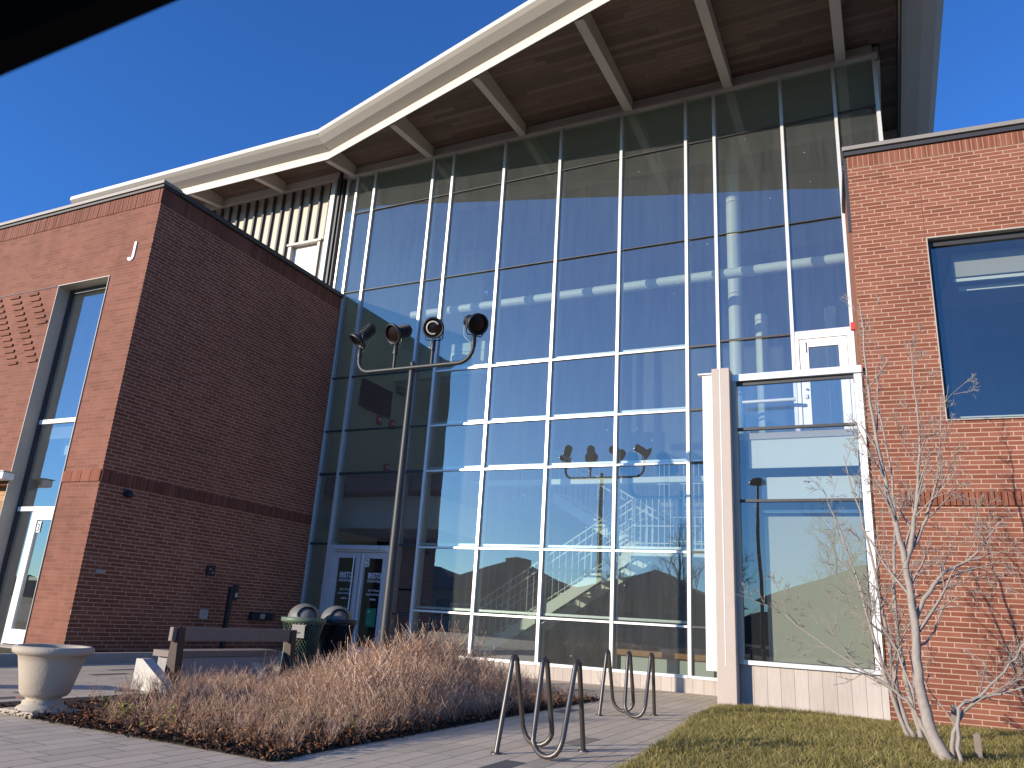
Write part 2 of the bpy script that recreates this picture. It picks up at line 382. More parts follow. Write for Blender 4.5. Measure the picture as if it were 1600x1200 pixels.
# lawn (gently mounded sheet)
LE = [(-1.75, 2.0), (-1.84, 6.2), (-1.97, 7.8), (-2.24, 10.2), (-2.28, 11.6)]
def lawn_edge(y):
    for (a, b), (c, d) in zip(LE, LE[1:]):
        if y <= d: return a+(c-a)*max(0, (y-b))/(d-b)
    return LE[-1][0]
def lawn_z(x, y):
    e = x-lawn_edge(y)
    return .02+.05*(1-math.exp(-max(e, 0)*3))*(.6+.4*math.sin(x*1.7+y*.9))*(1 if y < 11 else .6)
vs = []; fs = []; nx, ny = 40, 44
for j in range(ny+1):
    y = 1.8+(12.9-1.8)*j/ny; e = lawn_edge(y)
    for i in range(nx+1):
        x = e+(9-e)*(i/nx)**1.5; vs.append((x, y, lawn_z(x, y)))
for j in range(ny):
    for i in range(nx):
        a = j*(nx+1)+i; fs.append((a, a+1, a+nx+2, a+nx+1))
k = MB().add(vs, fs, True).build('lawn', 'thatch'); struct(k, 'worn winter lawn beside the pavers')

# ================================================================== GLASS BUILDING
YG = 14.15
GB = thing('glass_building', 'tall glass fronted hall with pale mullions under a wide wood lined roof', 'building', (-6, 14.15, 0))
MX = [-11.96, -11.38, -9.60, -9.02, -7.59, -6.145, -4.68, -3.25, -2.65, -1.30, -.29]
ZT = [.26, 1.09, 2.38, 4.02, 5.04, 6.32, 8.66, 10.92, 12.06]
for i, x in enumerate(MX):
    mb = MB(); z0 = .0 if i < 3 else .24
    if x == -2.65: z0 = 0
    if i >= 9: z0 = 4.1
    mb.box(x-.03, x+.03, YG-.06, YG-.012, z0, 12.06)
    mu = mb.build('mullion', 'alu', GB)
    MB().box(x-.03, x+.03, YG+.012, YG+.21, z0, 12.05).build('inner_fin', 'alu_in', mu)
MB().box(.43, .50, YG-.06, YG-.01, 8.6, 12.06).build('mullion', 'alu', GB)
for y in (16.2, 18.4):
    MB().box(.47, .53, y, y+.07, 8.6, 12.05).build('mullion', 'alu_in', GB)
def transom(x0, x1, z, thick=.055, dark=False, led=True):
    t = MB().box(x0+.035, x1-.035, YG-.045, YG-.012, z-thick/2, z+thick/2)
    o = t.build('transom', 'bronze' if dark else 'alu', GB)
    if led: MB().box(x0+.035, x1-.035, YG+.04, YG+.16, z+thick/2+.03, z+thick/2+.075).build('inner_ledge', 'alu', o)
panes = []
def pane(x0, x1, z0, z1, mat='glass'):
    a = MB().add([(x0+.036, YG, z0+.02), (x1-.036, YG, z0+.02), (x1-.036, YG, z1-.02), (x0+.036, YG, z1-.02)], [(0, 1, 2, 3)])
    t1, t2 = random.uniform(-.0016, .0016), random.uniform(-.0012, .0012)
    a.v = [(x, y+t1*(x-x0)+t2*(z-z0), z) for x, y, z in a.v]
    return a.build('pane', mat, GB)
for i in range(len(MX)-1):
    x0, x1 = MX[i], MX[i+1]
    if i < 3: zs = [4.02, 5.05, 6.38, 8.66, 10.92, 12.06]
    elif x0 >= -2.7: zs = [4.15, 6.38, 8.66, 10.92, 12.06]
    else: zs = ZT
    for a, b in zip(zs, zs[1:]):
        if x0 > -1.5 and a < 5: continue
        pane(x0, x1, a, b)
    for z in zs[1:-1]:
        thin = z > 8
        if thin: transom(x0, x1, z, .014, True, False); continue  # upper transoms: shadow gap painted as a thin dark bar
        if x0 > -1.5 and z < 7: transom(x0, x1, z, .07, False, False); continue
        transom(x0, x1, z, .022 if thin else .038, (i < 3 and not thin) or (x0 >= -3.3 and not thin and z < 6.5), (not thin) and i >= 3 and x0 < -3.3)
    if i >= 3 and x0 < -2.7:
        boxp('sill', 'alu', GB, x0+.035, x1-.035, YG-.07, YG+.05, .235, .285)
# left bottom storey: side lights and header
for (x0, x1) in ((-11.96, -11.38), (-9.60, -9.02)):
    pane(x0, x1, .1, 1.5, 'glass'); pane(x0, x1, 1.5, 2.42, 'glass'); pane(x0, x1, 2.42, 4.02, 'glass')
    transom(x0, x1, 1.0, .04, True, False); transom(x0, x1, 2.42, .05, True, False); transom(x0, x1, 4.02, .06, True, False)
pane(-11.38, -9.60, 2.47, 4.02, 'glass'); transom(-11.38, -9.60, 4.02, .06, True, False)
# narrow pane pair left of the first mullion and corner return
p = MB().add([(-12.25, YG, 8.62), (-12.0, YG, 8.62), (-12.0, YG, 12.03), (-12.25, YG, 12.03)], [(0, 1, 2, 3)]).build('pane', 'glass', GB)
boxp('mullion', 'alu', GB, -12.3, -12.26, YG-.04, YG+.05, 8.55, 12.06)
MB().add([(-.25, YG, 8.7), (.43, YG, 8.7), (.43, YG, 10.9), (-.25, YG, 10.9)], [(0, 1, 2, 3)]).build('pane', 'glass', GB)
MB().add([(-.25, YG, 10.94), (.43, YG, 10.94), (.43, YG, 12.03), (-.25, YG, 12.03)], [(0, 1, 2, 3)]).build('pane', 'glass', GB)
boxp('transom', 'bronze', GB, -.25, .50, YG-.045, YG-.012, 10.91, 10.935)  # shadow gap of the upper transom carried on as a dark bar
MB().add([(.48, YG+.02, 8.7), (.48, 20.5, 8.7), (.48, 20.5, 10.9), (.48, YG+.02, 10.9)], [(0, 1, 2, 3)]).build('pane', 'glass', GB)
MB().add([(.48, YG+.02, 10.94), (.48, 20.5, 10.94), (.48, 20.5, 12.03), (.48, YG+.02, 12.03)], [(0, 1, 2, 3)]).build('pane', 'glass', GB)
boxp('transom', 'alu_in', GB, .47, .51, YG, 20.5, 10.905, 10.935)
# head and header band
boxp('head', 'tan2', GB, -12.3, .53, YG-.09, YG+.06, 12.062, 12.12)
boxp('header', 'tan2', GB, -22, .45, YG-.02, YG+.12, 12.122, 12.40)
boxp('header', 'tan2', GB, .46, .58, YG+.13, 20.6, 12.05, 12.40)
# base strip of stone under the glass
boxp('base', 'stone', GB, -9.0, -2.3, YG-.05, YG+.1, -.05, .233)
# double door
dr = MB()
for (a, b, c, d) in ((-11.345, -9.635, 2.25, 2.40), (-11.345, -11.20, .0, 2.25), (-9.75, -9.635, .0, 2.25)):
    dr.box(a, b, YG-.06, YG+.05, c, d)
frame = dr.build('door_frame', 'alu', GB)
MB().box(-11.19, -9.95, YG-.13, YG-.065, 2.30, 2.36).box(-9.94, -9.78, YG-.11, YG-.065, 2.29, 2.37).build('door_operator', 'alu', frame)
for a, b, hx, nm in ((-11.19, -10.48, -10.60, 'l'), (-10.465, -9.76, -10.35, 'r')):
    lf = MB()
    lf.box(a, a+.12, YG-.03, YG+.02, .03, 2.24); lf.box(b-.12, b, YG-.03, YG+.02, .03, 2.24)
    lf.box(a+.12, b-.12, YG-.03, YG+.02, 2.12, 2.24); lf.box(a+.12, b-.12, YG-.03, YG+.02, .03, .28)
    leaf = lf.build('door', 'alu', GB); leaf['label'] = 'left glass entrance leaf' if nm == 'l' else 'right glass entrance leaf with number 2'
    MB().add([(a+.12, YG-.005, .28), (b-.12, YG-.005, .28), (b-.12, YG-.005, 2.12), (a+.12, YG-.005, 2.12)], [(0, 1, 2, 3)]).build('door_pane', 'glass_s', leaf)
    MB().tube([(hx, YG-.1, .45), (hx, YG-.1, 2.2)], .016).tube([(hx, YG-.1, .9), (hx, YG-.03, .9)], .01).tube([(hx, YG-.1, 2.05), (hx, YG-.03, 2.05)], .01).build('pull_handle', 'alu', leaf)
    cx = (a+b)/2+(.02 if nm == 'l' else .06); yy = YG-.012
    text_mesh('BRISTOL', .165, 'white', 'lettering', leaf, (cx, yy, 1.70), XH, ZH, .001, bold=.003, squash=.60)
    text_mesh('COMMUNITY COLLEGE', .052, 'white', 'lettering', leaf, (cx, yy, 1.615), XH, ZH, .001, bold=.001, squash=.74)
    MB().box(cx-.19, cx+.19, yy-.001, yy+.001, 1.665, 1.671).build('lettering_rule', 'white', leaf)
    text_mesh('John J. Sbrega', .062, 'white', 'lettering', leaf, (cx, yy, 1.43), XH, ZH, .001, squash=.8)
    text_mesh('Health and Science', .062, 'white', 'lettering', leaf, (cx, yy, 1.345), XH, ZH, .001, squash=.8)
    text_mesh('J Building', .052, 'white', 'lettering', leaf, (cx, yy, 1.245), XH, ZH, .001, bold=.001, squash=.85)
    po = MB().box(cx-.125, cx+.125, yy-.003, yy+.003, .70, 1.08).build('poster', 'poster', leaf)
    pm = MB().box(cx-.09, cx-.03, yy-.006, yy-.004, .98, 1.04)
    for q in range(5): pm.box(cx-.09, cx+.07-.02*(q % 2), yy-.006, yy-.004, .92-q*.04, .928-q*.04)
    pm.build('poster_lines', 'exit', po)
    if nm == 'r':
        pl = MB().box(a+.125, a+.225, yy-.003, yy, 1.94, 2.11).build('number_plate', 'white', leaf)
        text_mesh('2', .17, 'black', 'number', leaf, (a+.175, yy-.0045, 1.965), XH, ZH, .001)
# terrace door
dm = MB(); dm.box(-1.265, -1.20, YG-.05, YG+.04, 4.15, 6.34).box(-.38, -.325, YG-.05, YG+.04, 4.15, 6.34).box(-1.20, -.38, YG-.05, YG+.04, 6.26, 6.34)
df = dm.build('terrace_door_frame', 'white', GB)
lf = MB(); lf.box(-1.19, -1.04, YG-.03, YG+.02, 4.18, 6.25).box(-.53, -.39, YG-.03, YG+.02, 4.18, 6.25).box(-1.04, -.53, YG-.03, YG+.02, 6.10, 6.25).box(-1.04, -.53, YG-.03, YG+.02, 4.18, 4.45)
tdoor = lf.build('door', 'white', GB); tdoor['label'] = 'white framed upstairs terrace door'
MB().add([(-1.04, YG-.005, 4.45), (-.53, YG-.005, 4.45), (-.53, YG-.005, 6.1), (-1.04, YG-.005, 6.1)], [(0, 1, 2, 3)]).build('door_pane', 'glass', tdoor)
MB().box(-1.14, -1.09, YG-.06, YG-.03, 5.12, 5.2).tube([(-1.115, YG-.09, 5.3), (-1.115, YG-.03, 5.3)], .02).tube([(-1.09, YG-.06, 6.0), (-1.09, YG-.06, 6.2)], .012).build('door_handle', 'alu', tdoor)
al = MB().bbox(-.30, -.20, YG-.45, YG-.36, 6.20, 6.34, .01).build('fire_alarm', 'red', None, (-.25, YG-.4, 6.27))
tag(al, 'red alarm box on the brick edge above the upstairs terrace door', 'alarm')

# ---- canopy roof
K = Vector((-12.05, 12.96)); sl = -.279
def edge(x, off=0):
    """plan Y of fascia lower edge moved outward by off"""
    if x <= K.x: return K.y-off
    return K.y+sl*(x-K.x)-off*math.sqrt(1+sl*sl)
XL, XR = -21.2, .95
RF = thing('dummy', '', '') if False else None
prof = [(0, 11.87), (-.02, 12.12), (.06, 12.135), (.22, 12.19), (.37, 12.29), (.44, 12.36), (.44, 12.47), (.30, 12.52)]
def rail_pts(off, z):
    kx = K.x-off*.138
    xr = XR+off*1.7
    return [(XL-(.35 if off > .3 else 0), K.y-off, z), (kx, K.y-off, z), (xr, edge(xr, off), z), (xr-off*.1, 22.0, z)]
def strip(i0, i1, name, mat, par):
    mb = MB()
    for a in range(i0, i1):
        p, q = rail_pts(*prof[a]), rail_pts(*prof[a+1])
        for s_ in range(3): mb.add([p[s_], p[s_+1], q[s_+1], q[s_]], [(0, 1, 2, 3)], True)
    return mb.build(name, mat, par)
canopy = MB()
rp = rail_pts(.30, 12.52)
canopy.prism([Vector(p) for p in rp]+[Vector((XL, 22.0, 12.52))], (0, 0, .06))
roof = canopy.build('roof', 'gutter', GB)
strip(0, 1, 'fascia', 'fascia', roof)
strip(1, 5, 'gutter', 'gutter', roof)
strip(5, 7, 'fascia', 'fascia', roof)
# seams across gutter
sm_ = MB()
q = rail_pts(*prof[2])[1]; w_ = rail_pts(*prof[5])[1]
sm_.tube([(q[0], q[1], q[2]-.012), (w_[0], w_[1], w_[2]-.01)], .008, 5)
sm_.build('seam', 'bronze', roof)
# left end cap of canopy
MB().add([(XL-.35 if o > .3 else XL, K.y-o, z) for o, z in prof]+[(XL, K.y+.3, 12.5), (XL, K.y+.3, 11.87)], [tuple(range(len(prof)+2))]).build('end_cap', 'gutter', roof)
# soffit
zs = 12.34
sp_ = [(XL, K.y+.05, zs), (K.x, K.y+.05, zs), (XR-.05, edge(XR-.05)+.06, zs), (XR-.05, 22, zs), (.60, 22, zs), (.60, YG-.03, zs), (XL, YG-.03, zs)]
MB().prism(sp_, (0, 0, .05)).build('soffit', 'soffit', roof)
# inner face of fascia
ip = [(XL, K.y+.02), (K.x, K.y+.02), (XR-.03, edge(XR-.03)+.03), (XR-.03, 22)]
mb = MB()
for (a, b), (c, d) in zip(ip, ip[1:]): mb.add([(a, b, 11.872), (c, d, 11.872), (c, d, zs), (a, b, zs)], [(0, 1, 2, 3)])
mb.build('fascia', 'tan2', roof)
# beams (tapered)
def beam(x, w=.15):
    y0 = YG-.10; y1 = edge(x)+.06
    MB().prism([(x-w/2, y0, 12.06), (x-w/2, y1, 11.875), (x-w/2, y1, 12.335), (x-w/2, y0, 12.335)], (w, 0, 0)).build('beam', 'tan2', roof)
for x in (-19.3, -16.9, -14.51, -12.115, -9.706, -7.121, -4.512, -2.35+.02, -.126): beam(x, .16 if x < -5 else .19)
for y in (17.2, 19.9): MB().prism([(.6, y, 12.06), (XR-.04, y, 11.9), (XR-.04, y, 12.335), (.6, y, 12.335)], (0, .16, 0)).build('beam', 'tan2', roof)

# ---- tan panel wall over the left wing
boxp('upper_wall', 'tan', GB, -22, -13.98, YG+.05, YG+.25, 8.3, 12.12)
boxp('upper_wall', 'tan', GB, -13.98, -12.99, YG+.05, YG+.25, 10.26, 12.12)
boxp('upper_wall', 'tan', GB, -12.99, -12.3, YG+.05, YG+.25, 8.3, 12.12)
for i in range(16):
    x = -12.87-.335*i
    if -14.0 < x < -12.95: z0 = 10.36
    else: z0 = 8.4
    boxp('rib', 'bronze', GB, x-.028, x+.028, YG-.02, YG+.048, z0, 12.05)
uw = MB().box(-14.02, -13.93, YG-.05, YG+.15, 8.4, 10.30).box(-13.03, -12.95, YG-.05, YG+.15, 8.4, 10.30).box(-14.06, -12.9, YG-.09, YG+.15, 10.30, 10.36).build('window', 'gutter', GB)
boxp('window_shade', 'white', uw, -13.93, -13.03, YG+.08, YG+.12, 8.4, 10.29)
boxp('corner_post', 'fascia', GB, -12.74, -12.60, YG-.14, YG+.04, 8.4, 12.05)
boxp('dark_gap', 'bronze', GB, -12.585, -12.50, YG-.08, YG+.04, 8.4, 12.3)  # dark strips standing in for the gap beside the corner post
boxp('dark_gap', 'bronze', GB, -12.42, -12.39, YG-.08, YG+.04, 8.4, 12.05)

# ---- interior shell
boxp('floor', 'floor_in', GB, -12.2, 6, YG+.1, 24, -.1, .05)
boxp('side_wall', 'wall_in', GB, -12.35, -12.15, YG+.12, 22.2, .05, 12.0)
boxp('rear_wall', 'wall_in', GB, -12.15, -10.6, 18.8, 19.0, 4.06, 12.0)
boxp('side_wall', 'blue_in', GB, 6.0, 6.2, 15.0, 22.2, .05, 8.3)
boxp('rear_wall', 'blue_in', GB, -12.15, 6, 22.0, 22.2, .05, 12.3)
boxp('rear_wall', 'dark_in', GB, -12.14, -8.2, 17.0, 17.1, .05, 3.6)
boxp('ceiling', 'ceil_in', GB, -12.3, .46, YG+.13, 22.0, 12.15, 12.3)
boxp('ceiling_beam', 'tan2', GB, -12.1, .4, 15.9, 16.1, 11.7, 12.14)
boxp('upper_floor', 'floor_in', GB, -12.14, -8.7, YG+.25, 22.0, 3.66, 4.02)
boxp('lobby_ceiling', 'pale_in', GB, -12.14, -9.1, YG+.7, 16.9, 2.86, 3.60)
boxp('upper_floor', 'floor_in', GB, -8.69, 5.5, 18.6, 22.0, 3.7, 4.0)
boxp('bulkhead', 'wall_in', GB, -12.14, -9.3, 16.9, 17.1, 7.2, 8.1)
for (x, y, r, z1) in ((-2.62, 16.0, .15, 12.1), (-2.22, 17.0, .14, 8.0), (-.75, 17.0, .13, 8.0)):
    MB().tube([(x, y, .05), (x, y, z1)], r, 20).build('column', 'tube', GB)
MB().tube([(-10.4, 15.0, 8.2), (-.35, 15.0, 8.2)], .11, 12).build('ceiling_tube', 'tube', GB)
boxp('light_bar', 'tube', GB, -9.0, -2.7, 15.9, 16.05, 4.0, 4.12)
#boxp('inner_partition', 'wall_in', GB, -9.9, -9.7, 16.6, 18.8, 4.02, 7.0)
# clutter in the hall
t = thing('lobby_bench', 'honey wood topped bench behind the glass near the stone pillar', 'bench', (-4, 15.5, .05))
boxp('seat', 'orange', t, -5.0, -3.05, 15.3, 15.75, .50, .60); boxp('base', 'pale_in', t, -4.9, -3.1, 15.4, 15.7, .05, .50)

# television, exit sign, small red boxes
t = thing('television', 'large dark screen on the shaded side wall behind the upper glass', 'television', (-12.1, 16.2, 6.45))
MB().bbox(-12.12, -12.05, 15.5, 16.85, 6.10, 6.85, .01).build('case', 'black', t)
boxp('screen', 'rubber', t, -12.05, -12.045, 15.53, 16.82, 6.13, 6.82)
t = thing('exit_sign', 'small green exit sign high on the shaded wall right of the dark screen', 'exit sign', (-12.1, 17.3, 7.0))
boxp('housing', 'black', t, -12.14, -12.08, 17.1, 17.5, 6.92, 7.14)
text_mesh('EXIT', .2, 'exit', 'lettering', t, (-12.075, 17.3, 6.96), (0, 1, 0), ZH, .002)
for (y, z, lb) in ((16.43, 5.95, 'red fire alarm box on the shaded wall straight below the dark screen'), (17.03, 5.98, 'red fire alarm box on the shaded wall below and right of the dark screen'), (17.0, 4.75, 'low red call box on the shaded wall behind the upper glass')):
    o = MB().bbox(-12.14, -12.07, y-.09, y+.09, z-.12, z+.12, .01).build('wall_alarm', 'red', None, (-12.1, y, z)); tag(o, lb, 'alarm', None)
    MB().box(-12.069, -12.066, y-.05, y+.05, z-.02, z+.06).build('strobe', 'white', o)

# ---- staircase
ST = thing('staircase', 'pale steel staircase with thin balusters rising behind the lower glass', 'staircase', (-6, 16, .05))
def flight(x0, z0, x1, z1, y0, y1, n):
    for yy in (y0, y1-.05):
        d = .24
        MB().prism([(x0, yy, z0-d), (x1, yy, z1-d), (x1, yy, z1+.02), (x0, yy, z0+.02)], (0, .05, 0)).build('stringer', 'steel_in', ST)
    for i in range(n):
        f = (i+.5)/n; x = x0+(x1-x0)*f; z = z0+(z1-z0)*f; w = abs(x1-x0)/n
        boxp('tread', 'steel_in', ST, x-w*.55, x+w*.55, y0+.05, y1-.05, z, z+.05)
    for yy in (y0+.025, y1-.025):
        r = MB(); m_ = int(abs(x1-x0)/.14)
        for i in range(m_+1):
            f = i/m_; x = x0+(x1-x0)*f; z = z0+(z1-z0)*f; r.tube([(x, yy, z), (x, yy, z+1.02)], .009, 5)
        r.tube([(x0, yy, z0+1.02), (x1, yy, z1+1.02)], .018, 6); r.tube([(x0, yy, z0+.10), (x1, yy, z1+.10)], .012, 5)
        r.tube([(x0, yy+.06, z0+.86), (x1, yy+.06, z1+.86)], .02, 6)
        r.build('railing', 'steel_in', ST)
def guard(x0, x1, y, z, h=1.02):
    r = MB(); m_ = int(abs(x1-x0)/.12)
    for i in range(m_+1):
        x = x0+(x1-x0)*i/m_; r.tube([(x, y, z), (x, y, z+h)], .009, 5)
    for q in (h, .1, .45): r.tube([(x0, y, z+q), (x1, y, z+q)], .014, 5)
    r.build('railing', 'steel_in', ST)
flight(-8.35, .25, -4.75, 2.55, 15.5, 16.7, 13)
boxp('landing', 'steel_in', ST, -4.75, -2.9, 15.5, 18.3, 2.42, 2.58)
boxp('landing', 'steel_in', ST, -9.0, -8.35, 15.5, 16.7, .05, .27)
guard(-4.7, -2.95, 15.55, 2.58)
flight(-4.75, 2.58, -7.2, 4.02, 17.0, 18.2, 9)
guard(-8.9, -8.35, 15.5, .27)
guard(-9.0, -2.8, 18.55, 4.0)
guard(-4.7, -2.95, 18.3, 2.58)

# ================================================================== LEFT BRICK WING
LW = thing('brick_wing', 'brick wing on the left with a shaded side wall and a tall window', 'building', (-15, 8.6, 0))
YL = 8.6; XF = -11.95; HT = 8.50
wl, wr, wt = -14.42, -12.93, 6.80
def wallbox(*b, mat='brick_left', name='wall'): return boxp(name, mat, LW, *b)
wallbox(wr, XF-.012, YL, YL+.35, 0, HT)                   # pier with the corner
wallbox(wl, wr, YL, YL+.35, wt, HT)
wallbox(-30, wl, YL, YL+.35, 2.83, HT)
boxp('wall', 'brick', LW, XF-.011, XF, YL+.0005, YL+.35, 0, HT); boxp('wall', 'brick', LW, XF-.30, XF, YL+.35, 14.08, 0, HT)
boxp('roof', 'gutter', LW, -30, XF-.3, YL+.35, 14.0, 8.3, 8.4)
boxp('wood_cladding', 'siding', LW, -30, -14.72, YL+.25, YL+.33, 0, 2.83)
boxp('cladding_trim', 'gutter', LW, -14.72, -14.44, YL+.2, YL+.34, 0, 2.83)
# soldier course and band as real bricks
def soldiers(par, x0, x1, y, z0, z1, alongx=True, out=.0, pitch=.0775, mat='soldier', jm='mortar'):
    mb = MB(); n = int(abs(x1-x0)/pitch)
    for i in range(n):
        a = x0+(x1-x0)*i/n+.005; b = x0+(x1-x0)*(i+1)/n-.005; o = out+random.uniform(-.003, .004)
        if alongx: mb.box(a, b, y-o, y+.03, z0+.005, z1-.005)
        else: mb.box(y-.03, y+o, a, b, z0+.005, z1-.005)
    par_o = mb.build('soldier_course', mat, par); return par_o
soldiers(LW, -22, XF, YL, 8.18, 8.49, True, .012, mat='soldier_left')
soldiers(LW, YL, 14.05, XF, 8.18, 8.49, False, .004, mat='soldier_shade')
boxp('mortar_bed', 'mortar_dark', LW, XF-.01, XF+.002, YL+.01, 14.05, 8.18, 8.49)
soldiers(LW, wr, XF, YL, 2.84, 3.04, True, .022, pitch=.20)
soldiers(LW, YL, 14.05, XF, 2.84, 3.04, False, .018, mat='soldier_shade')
boxp('coping', 'coping', LW, -30, XF+.07, YL-.08, YL+.35, 8.555, 8.62)
boxp('coping', 'bronze', LW, -30, XF+.04, YL-.045, YL+.34, 8.50, 8.555)
boxp('coping', 'bronze', LW, XF-.3, XF+.06, YL+.351, 14.08, 8.502, 8.60)
# projecting brick pattern
pb = MB(); rows = [(z, r_) for r_, z in enumerate(np.arange(5.22, 6.72, .1334))]
for z, r_ in rows:
    x = -14.52-.1*(r_ % 6)-(.0 if r_ % 2 else 0)
    k_ = 0
    while x > -17.2:
        pb.box(x-.28, x, YL-.028, YL+.02, z, z+.055); x -= .60
pb.build('projecting_bricks', 'brick_left', LW)
boxp('lintel', 'bronze', LW, -22, wl+.02, YL-.012, YL+.01, 6.795, 6.81)
# tall window with reveal
win = MB().box(wl, wl+.012, YL-.02, YL+.34, .1, wt).box(wr-.012, wr, YL-.02, YL+.34, .1, wt).box(wl+.012, wr-.012, YL-.02, YL+.34, wt-.012, wt).build('window', 'gutter', LW)
yl = YL+.26
fr = MB()
fr.box(wl+.02, wl+.08, yl-.03, yl+.05, .1, wt-.02).box(wr-.075, wr-.014, yl-.03, yl+.05, .1, wt-.02)
fr.box(wl+.08, wr-.075, yl-.03, yl+.05, wt-.10, wt-.02)
fr.build('window_frame', 'bronze', win)
for q_ in (4.02, 2.38): MB().box(wl+.08, wr-.075, yl-.04, yl+.04, q_, q_+.08).build('window_transom', 'white', win)
for a, b in ((4.10, wt-.1), (2.46, 4.02)):
    MB().add([(wl+.08, yl, a), (wr-.075, yl, a), (wr-.075, yl, b), (wl+.08, yl, b)], [(0, 1, 2, 3)]).build('pane', 'glass_l', win)
dx0, dx1 = -13.84, wr-.08
dd = MB().box(dx0, dx0+.13, yl-.04, yl+.03, .12, 2.37).box(dx1-.13, dx1, yl-.04, yl+.03, .12, 2.37).box(dx0+.13, dx1-.13, yl-.04, yl+.03, 2.22, 2.37).box(dx0+.13, dx1-.13, yl-.04, yl+.03, .12, .36).box(dx0-.04, dx0-.005, yl-.04, yl+.03, .1, 2.37)
side = dd.build('door', 'white', LW); side['label'] = 'white framed glass door numbered 3'
MB().add([(dx0+.13, yl-.005, .36), (dx1-.13, yl-.005, .36), (dx1-.13, yl-.005, 2.22), (dx0+.13, yl-.005, 2.22)], [(0, 1, 2, 3)]).build('door_pane', 'glass_l', side)
MB().add([(wl+.08, yl-.005, .12), (dx0-.04, yl-.005, .12), (dx0-.04, yl-.005, 2.37), (wl+.08, yl-.005, 2.37)], [(0, 1, 2, 3)]).build('pane', 'glass_l', win)
boxp('number_plate', 'white', side, dx0+.14, dx0+.24, yl-.02, yl-.012, 2.00, 2.2)
text_mesh('3', .19, 'black', 'number', side, (dx0+.19, yl-.0225, 2.02), XH, ZH, .001)
boxp('push_bar', 'tube', side, dx0+.2, dx1-.15, yl+.02, yl+.05, 1.18, 1.24)
boxp('threshold', 'concrete', LW, wl, wr, YL-.15, YL+.35, .03, .10)
# room behind tall window
boxp('room_wall', 'wall_in', LW, wl-1.5, wr+.3, 12.4, 12.5, .1, 7)
boxp('room_wall', 'blue_in', LW, wr+.3, wr+.4, YL+.36, 12.4, .1, 7)
boxp('room_wall', 'blue_in', LW, wl-1.6, wl-1.5, YL+.36, 12.4, .1, 7)
boxp('room_floor', 'floor_in', LW, wl-1.5, wr+.3, YL+.36, 12.4, 3.75, 4.0)
boxp('room_floor', 'floor_in', LW, wl-1.5, wr+.3, YL+.36, 12.4, 0, .1)
boxp('room_ceiling', 'ceil_in', LW, wl-1.5, wr+.3, YL+.36, 12.4, 6.9, 7.0)
boxp('shade', 'pale_in', LW, wl+.35, wr-.1, YL+.6, YL+.63, 3.5, 3.98)
for (xa, xb, za, zb) in ((-13.35, -13.1, 2.5, 3.4), (-13.45, -13.2, .4, 2.2)): boxp('curtain', 'shade', LW, xa, xb, YL+.5, YL+.56, za, zb)
ja = [(.035, .30), (.035, .02)]+[(-.055+.09*math.cos(a), .0+.09*math.sin(a)) for a in np.linspace(0, -PI*.93, 9)]
jb = [(-.055+.030*math.cos(a), .0+.030*math.sin(a)) for a in np.linspace(-PI*.93, 0, 7)]+[(-.025, .02), (-.025, .30)]
o = MB().prism([(x, 0, z+.09) for x, z in ja+jb], (0, .022, 0)).build('letter_sign', 'white')
o.location = (-12.39, YL-.023, 7.03); tag(o, 'white capital letter J high on the sunlit brick near the corner', 'sign')
# fittings on the left edge
o = MB().bbox(-16.2, -14.30, YL-.22, YL-.01, 2.90, 3.03, .01).build('wall_light', 'white', None, (-15.2, YL-.1, 2.96)); tag(o, 'long white strip light above the golden wood cladding', 'wall light')
MB().box(-16.2, -14.28, YL-.24, YL-.002, 3.035, 3.05).build('hood', 'gutter', o)
def wallthing(name, lb, cat, y, z, parts):
    t = thing(name, lb, cat, (XF, y, z))
    for nm, mt, (ya, yb, za, zb, d) in parts: MB().bbox(XF+.002, XF+d, ya, yb, za, zb, .006).build(nm, mt, t)
    return t
wallthing('wall_plaque', 'small pale rectangular plaque on the shaded brick wall near the corner', 'plaque', 8.97, 1.38, [('plate', 'kerb', (8.88, 9.06, 1.35, 1.41, .015))])
wallthing('card_reader', 'small black box with two lamps on the shaded brick wall above the pale square cover', 'wall box', 11.33, 1.59, [('case', 'black', (11.22, 11.42, 1.49, 1.68, .05)), ('lamp', 'alu', (11.28, 11.31, 1.60, 1.62, .055)), ('lamp', 'alu', (11.34, 11.37, 1.54, 1.56, .055))])
wallthing('outlet_cover', 'pale square metal cover low on the shaded brick wall', 'wall box', 11.34, .77, [('plate', 'gutter', (11.24, 11.44, .68, .86, .03)), ('keyhole', 'black', (11.33, 11.35, .76, .79, .033))])
wallthing('intercom', 'low black wall box with a pale face next to the entrance doors', 'wall box', 12.86, .78, [('case', 'black', (12.55, 13.1, .70, .86, .10)), ('face', 'kerb', (12.78, 12.92, .73, .83, .106)), ('camera_lens', 'bronze', (13.14, 13.24, .72, .84, .09))])
t = thing('security_camera', 'small dark dome camera on the shaded brick wall under the brick band', 'camera', (XF, 9.16, 2.73))
MB().lathe([(.0, .0), (.05, .0), (.06, .03), (.06, .10), (.04, .14), (0, .15)], (XF, 9.16, 2.73), 16, (1, 0, -.3)).build('housing', 'black', t)
MB().box(XF+.002, XF+.03, 9.09, 9.23, 2.67, 2.80).build('mount', 'bronze', t)
t = thing('access_post', 'slim dark post with a push button box in front of the shaded brick wall', 'post', (-11.5, 11.75, .0))
MB().bbox(-11.54, -11.46, 11.47, 11.55, .0, 1.30, .006).build('post', 'black', t)
MB().bbox(-11.53, -11.45, 11.56, 11.66, 1.06, 1.36, .01).build('button_box', 'black', t); boxp('button', 'gutter', t, -11.449, -11.44, 11.58, 11.64, 1.12, 1.2)

